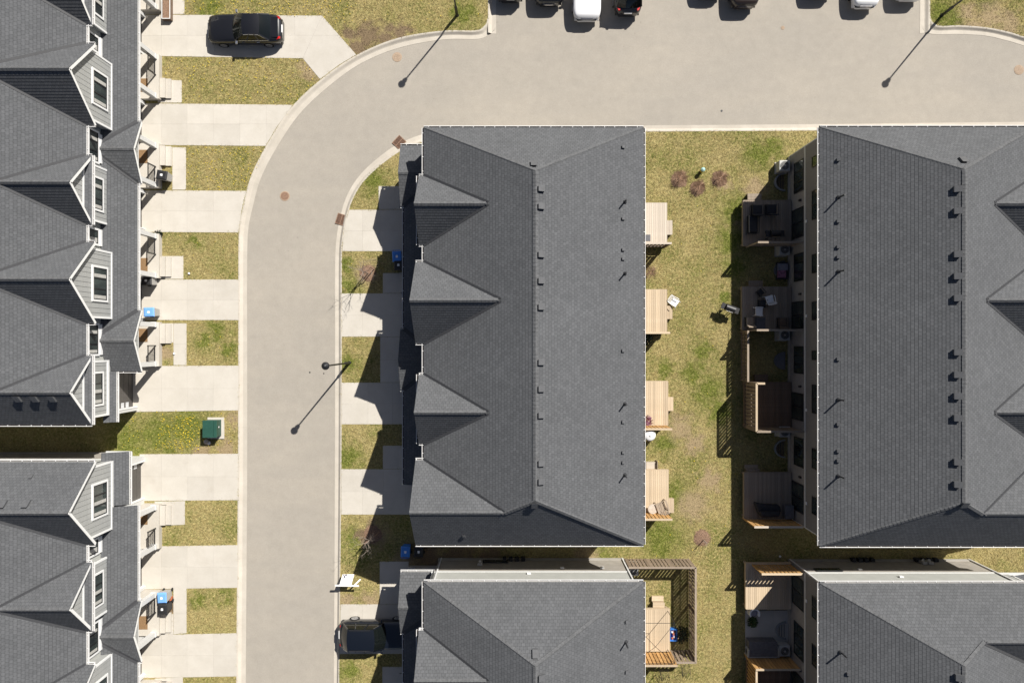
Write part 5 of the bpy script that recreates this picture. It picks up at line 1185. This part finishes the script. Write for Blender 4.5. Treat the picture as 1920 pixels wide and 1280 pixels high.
pts_o = [(x + .36 * math.cos(a), y + .36 * math.sin(a)) for a in np.linspace(-.6, 3.74, 14)]; pts_i = [(x + .27 * math.cos(a), y + .27 * math.sin(a)) for a in np.linspace(3.74, -.6, 14)]
mb = MB(); mb.prism(pts_o + pts_i, .05, .66); mb.build('shell', 'plastic_white', r)
mb = MB(); mb.lathe([(.26, .1), (.265, .38), (.2, .42)], x, y, 18, .0); mb.build('cushion', 'fabric_lilac', r)
# air conditioners and window wells along the walls
def ac(x, y, label):
    r = root('air_conditioner', (x, y, 0), label, 'air conditioner', 'outdoor air conditioning units')
    mb = MB(); mb.box(x - .40, x + .40, y - .40, y + .40, 0, .06); mb.build('pad', 'concrete', r)
    mb = MB(); mb.box(x - .36, x + .36, y - .36, y + .36, .061, .78); mb.build('cabinet', 'ac_grey', r, bevel=.03)
    mb = MB(); mb.lathe([(.29, 0), (.29, .012), (.24, .014)], x, y, 24, .785); g_ = mb.build('fan_well', 'plastic_black', r)
    mb = MB()
    for q in (.1, .17, .24, .29): mb.tube([(x + q * math.cos(a), y + q * math.sin(a), .81) for a in np.linspace(0, 6.2832, 21)], .008, 5, cap=False)
    mb.lathe([(.06, 0), (.06, .03)], x, y, 12, .80); mb.build('fan_guard', 'ac_grey', g_)
XA = 18.36
ac(XA, G(0, 311, .7)[1], 'pale air conditioner in the sun at the row corner')
for py, lb in ((468, 'shaded air conditioner below the weathered deck with armchairs'), (628, 'shaded air conditioner below the deck with white chairs'), (809, 'shaded air conditioner below the dark brown deck'), (1219, 'shaded air conditioner beside the grey slatted patio box')):
    ac(XA, G(0, py, .7)[1], lb)
ac(8.15, -15.4, 'dark air conditioner in the fence corner by the pale end wall')
def well(py, rad, open_, label, x=18.62):
    y = G(0, py, .2)[1]; r = root('window_well', (x, y, 0), label, 'window well', 'window wells along the rear wall')
    A = np.linspace(math.pi / 2, 3 * math.pi / 2, 17)
    if open_:
        o = [(x + .72 * math.cos(a), y + rad * math.sin(a)) for a in A]; i = [(x + .63 * math.cos(a), y + (rad - .08) * math.sin(a)) for a in A[::-1]]
        mb = MB(); mb.prism(o + i, -.05, .22); mb.build('rim', 'well_metal', r); mb = MB(); mb.prism(i, -.02, .02); mb.build('gravel', 'soil', r)
        mb = MB()
        for k in range(3): xx = x - .12 - k * .17; mb.box(xx - .012, xx + .012, y - rad * .72, y + rad * .72, .10, .13)
        mb.build('guard_bar', 'black_metal', r)
    else:
        o = [(x + .72 * math.cos(a), y + rad * math.sin(a)) for a in A]; mb = MB(); mb.prism(o, -.05, .15); mb.build('rim', 'well_metal', r)
        o = [(x + .75 * math.cos(a), y + (rad + .03) * math.sin(a)) for a in A]; mb = MB(); mb.prism(o, .152, .19); mb.build('cover', 'furniture_grey', r)
well(341, .62, True, 'open metal window well near the sunlit air conditioner'); well(506, .6, False, 'covered window well beside the pink and lilac cloth')
well(676, .58, False, 'covered window well north of the dark brown deck'); well(841, .62, True, 'open metal window well between the dark deck and the covered sofa deck')
well(1182, .6, True, 'open window well in the concrete patio', 18.7)
# fallen estate sign
bx0, by0 = G(651, 1086, .6); r = root('estate_sign', (bx0, by0, 0), 'white wooden sign board tipped over at the kerb beside the driveway', 'sign')
y1_ = G(0, 1096, .85)[1]; y2_ = G(0, 1075, .42)[1]; xa, xb = G(641, 0, .6)[0], G(663, 0, .6)[0]
sh = .10
mb = MB(); A_ = [(xa - sh, y1_ + .02, .83), (xb - sh, y1_ + .02, .83), (xb + sh * .3, y2_, .52), (xa + sh * .3, y2_, .52)]
mb.add(A_ + [(a, b - .012, c - .03) for a, b, c in A_], [(0, 1, 2, 3), (7, 6, 5, 4), (0, 4, 5, 1), (1, 5, 6, 2), (2, 6, 7, 3), (3, 7, 4, 0)]); bd = mb.build('sign_board', 'plastic_white', r)
def on_board(u0, u1, v0, v1, mat, nm='printed_mark'):
    P_ = [np.array(q) for q in A_]
    f = lambda u, v: tuple((P_[3] * (1 - u) + P_[2] * u) * (1 - v) + (P_[0] * (1 - u) + P_[1] * u) * v + np.array((0, .002, .006)))
    mb = MB(); mb.add([f(u0, v0), f(u1, v0), f(u1, v1), f(u0, v1)], [(0, 1, 2, 3)]); mb.build(nm, mat, bd)
for u0, u1, v0, v1 in ((.06, .17, .03, .12), (.24, .40, .02, .15), (.15, .26, .13, .22), (.20, .31, .22, .36), (.12, .19, .33, .42)): on_board(u0, u1, v0, v1, 'sign_ink')
for u0 in (.50, .60, .70, .80): on_board(u0, u0 + .07, .80, .88, 'furniture_grey')
yb_ = y1_ - .03
mb = MB(); mb.bar((xa - .38, yb_, .86), (xb + .42, yb_ - .02, .86), .09, .09); mb.build('sign_arm', 'plastic_white', r)
ex, ey = G(675, 1086, 0.1); mb = MB(); mb.bar((xb + .05, yb_ - .05, .80), (ex, ey, .06), .09, .09); mb.build('post', 'plastic_white', r)
# garden ornament on the lawn
x, y = G(1316, 320, .2); r = root('garden_ornament', (x, y, 0), 'small teal topped yellow garden ornament above the three shrubs', 'ornament')
mb = MB(); mb.lathe([(.10, 0), (.12, .15), (.08, .3)], x, y, 12); mb.build('base', 'yellow', r)
mb = MB(); mb.lathe([(.05, .3), (.15, .42), (.14, .55), (.05, .62)], x, y, 12); mb.build('top', 'teal_pale', r)
# porch planter box at the top left, orange pot by the bins
x, y = G(308, 8, .6); r = root('planter_trough', (x, y, 0), 'dark brown planter trough with white lining beside the porch walk', 'planter')
mb = MB()
for a, b, c, d in ((-.30, -.24, -.9, .6), (.24, .30, -.9, .6), (-.24, .24, -.9, -.84), (-.24, .24, .54, .6)): mb.box(x + a, x + b, y + c, y + d, 0, .38)
mb.build('box', 'wood_dark', r)
for a, b, c, d in ((-.29, -.25, -.89, .59), (.25, .29, -.89, .59), (-.25, .25, -.89, -.85), (-.25, .25, .55, .59)): mb = MB(); mb.box(x + a, x + b, y + c, y + d, .381, .40); mb.build('rim', 'white_trim', r)
mb = MB(); mb.box(x - .235, x + .235, y - .835, y + .535, .1, .34); mb.build('soil', 'mulch', r)
x, y = G(318, 1122, .3); r = root('flower_pot', (x, y, 0), 'orange clay pot lying next to the blue-lidded bin', 'pot')
mb = MB(); mb.lathe([(.10, 0), (.15, .22), (.16, .26), (.12, .26)], x, y, 14); mb.build('pot', 'terracotta', r)
# ball and pebbles that show on the grass / walls
for px, py, lab in ((1462, 1042, 'small white ball lying in the shaded grass'), (327, 663, 'small white stone in the narrow soil strip by the porch'), (355, 513, 'small white stone on the lawn corner')):
    x, y = G(px, py); mb = MB(); mb.lathe([(.03, 0), (.075, .04), (.08, .08), (.03, .14)], x, y, 10); tag(mb.build('pebble', 'plastic_white'), lab, 'stone')

# ------------------------------------------------------------------ grass blades and dandelions
def inside(P, poly):
    poly = np.array(poly); x, y = P[:, 0], P[:, 1]; r = np.zeros(len(P), bool); j = len(poly) - 1
    for i in range(len(poly)):
        xi, yi = poly[i]; xj, yj = poly[j]
        if yi != yj: r ^= ((yi > y) != (yj > y)) & (x < (xj - xi) * (y - yi) / (yj - yi) + xi)
        j = i
    return r
def lawn_points(n, x0=-60, x1=2040, y0=-160, y1=1380):
    P = np.c_[rng.uniform(x0, x1, n), rng.uniform(y0, y1, n)]; ok = np.zeros(n, bool)
    J = P + rng.normal(0, .9, P.shape)
    for l in LAWNS: ok |= inside(J, l)
    P = P[ok]; J = P + rng.normal(0, .9, P.shape); bad = np.zeros(len(P), bool)
    for q in PAVED: bad |= inside(J, q)
    m = np.c_[(P[:, 0] - 960) / PX, (640 - P[:, 1]) / PX]
    for rw in (C, B, R_, Q, L, K):
        u = (m[:, 0] - rw.xe) * rw.s; bad |= (u < -.3) & (u > -rw.W + .3) & (m[:, 1] > rw.yS + .3) & (m[:, 1] < rw.yN - .3)
    for rw, ys in ((C, (10.55, 4.75, -1.24, -7.2)), (B, tuple(v - 27.36 for v in (10.55, 4.75, -1.24, -7.2))), (L, (17.96, 11.93, 5.8, -.18, 24)), (K, (-12.55, -18.45, -24.6))):
        u = (m[:, 0] - rw.xe) * rw.s
        for yy in ys: bad |= (u > -.4) & (u < 1.75) & (abs(m[:, 1] - yy) < 1.55)
        bad |= (u > -.4) & (u < .7) & (m[:, 1] > rw.yS + .3) & (m[:, 1] < rw.yN - .3)
    for a, b, c, d in BLD: bad |= (m[:, 0] > a) & (m[:, 0] < b) & (m[:, 1] > c) & (m[:, 1] < d)
    return m[~bad]
pts = lawn_points(810000)
bare = np.zeros(len(pts))
for x, y, r_ in BARE + SOIL:
    g = G(x, y); bare = np.maximum(bare, np.clip(1.3 - np.hypot(pts[:, 0] - g[0], pts[:, 1] - g[1]) / r_, 0, 1))
pts = pts[rng.random(len(pts)) > bare * .8]
n = len(pts); NB = 3
a = rng.uniform(0, 2 * np.pi, (n, NB)); ln = rng.uniform(.05, .12, (n, NB)); ht = rng.uniform(.025, .075, (n, NB)); w = .011
bx = pts[:, None, 0] + rng.normal(0, .02, (n, NB)); by = pts[:, None, 1] + rng.normal(0, .02, (n, NB)); ca, sa = np.cos(a), np.sin(a)
v = np.zeros((n, NB, 3, 3)); v[:, :, 0] = np.stack([bx - sa * w, by + ca * w, np.full_like(bx, .0)], -1); v[:, :, 1] = np.stack([bx + sa * w, by - ca * w, np.zeros_like(bx)], -1)
v[:, :, 2] = np.stack([bx + ca * ln, by + sa * ln, ht], -1); v[:, :, :2, 2] += .0
def fast_mesh(name, verts, k, mat, rnd=None):
    nv = len(verts); nf = nv // k; me = bpy.data.meshes.new(name); me.vertices.add(nv); me.vertices.foreach_set('co', verts.astype(np.float32).ravel())
    me.loops.add(nv); me.loops.foreach_set('vertex_index', np.arange(nv, dtype=np.int32)); me.polygons.add(nf)
    me.polygons.foreach_set('loop_start', np.arange(0, nv, k, dtype=np.int32)); me.polygons.foreach_set('loop_total', np.full(nf, k, np.int32)); me.update(calc_edges=True)
    if rnd is not None:
        at = me.attributes.new('rnd', 'FLOAT', 'POINT'); at.data.foreach_set('value', rnd.astype(np.float32))
    me.materials.append(M[mat]); o = bpy.data.objects.new(name, me); col.objects.link(o); return o
o = fast_mesh('grass', v.reshape(-1, 3), 3, 'lawn', np.repeat(rng.random((n, NB)).ravel(), 3))
o['kind'] = 'stuff'; o['label'] = 'short dry straw and green lawn grass'; o['category'] = 'grass'
print('grass blades', n * NB)
for o2 in bpy.data.objects:
    if o2.name.startswith(('lawn', 'ground')) and o2.type == 'MESH':
        at = o2.data.attributes.new('rnd', 'FLOAT', 'POINT'); at.data.foreach_set('value', [.35] * len(o2.data.vertices))
def dandelions(rects):
    out = []
    for x0, x1, y0, y1, nn, s0 in rects:
        p_ = lawn_points(nn * 3, x0, x1, y0, y1)[:nn]
        cl = rng.normal(0, .1, p_.shape); p_ = p_ + cl
        out.append(np.c_[p_, np.full(len(p_), s0)])
    p_ = np.concatenate(out); m = len(p_); ang = np.linspace(0, 2 * np.pi, 6, endpoint=False); r_ = rng.uniform(.6, 1.25, m) * p_[:, 2]
    vv = np.zeros((m, 6, 3)); vv[:, :, 0] = p_[:, None, 0] + r_[:, None] * np.cos(ang); vv[:, :, 1] = p_[:, None, 1] + r_[:, None] * np.sin(ang); vv[:, :, 2] = .085 + rng.uniform(-.01, .01, (m, 6))
    o = fast_mesh('dandelions', vv.reshape(-1, 3), 6, 'yellow'); o['kind'] = 'stuff'; o['label'] = 'scattered yellow dandelion flowers in the lawns'; o['category'] = 'flowers'
dandelions([(225, 440, 773, 847, 90, .028), (300, 375, 778, 842, 130, .031), (335, 360, 780, 838, 40, .031), (300, 595, 108, 192, 210, .027), (350, 495, 275, 356, 190, .027), (345, 660, 0, 45, 190, .027), (300, 446, 438, 522, 12, .024), (352, 446, 602, 684, 18, .026), (1215, 1400, 300, 1040, 40, .026), (650, 900, 0, 45, 18, .025), (640, 770, 470, 1120, 14, .024)])
# dark tar spots and a scuff on the road
for px, py, s_, lb in ((606, 700, .05, 'dark tar spot on the road nearest the lamp post kerb'), (580, 698, .06, 'dark tar spot in mid road beside the lamp shadow'), (1354, 207, .09, 'dark scuff mark on the wide road above the back lawn kerb')):
    x, y = G(px, py); mb = MB(); mb.prism([(x + s_ * random.uniform(.7, 1.2) * math.cos(a), y + s_ * random.uniform(.7, 1.2) * math.sin(a)) for a in np.linspace(0, 6.28, 9)[:-1]], -.124, -.119)
    tag(mb.build('tar_spot', 'plastic_black'), lb, 'stain')
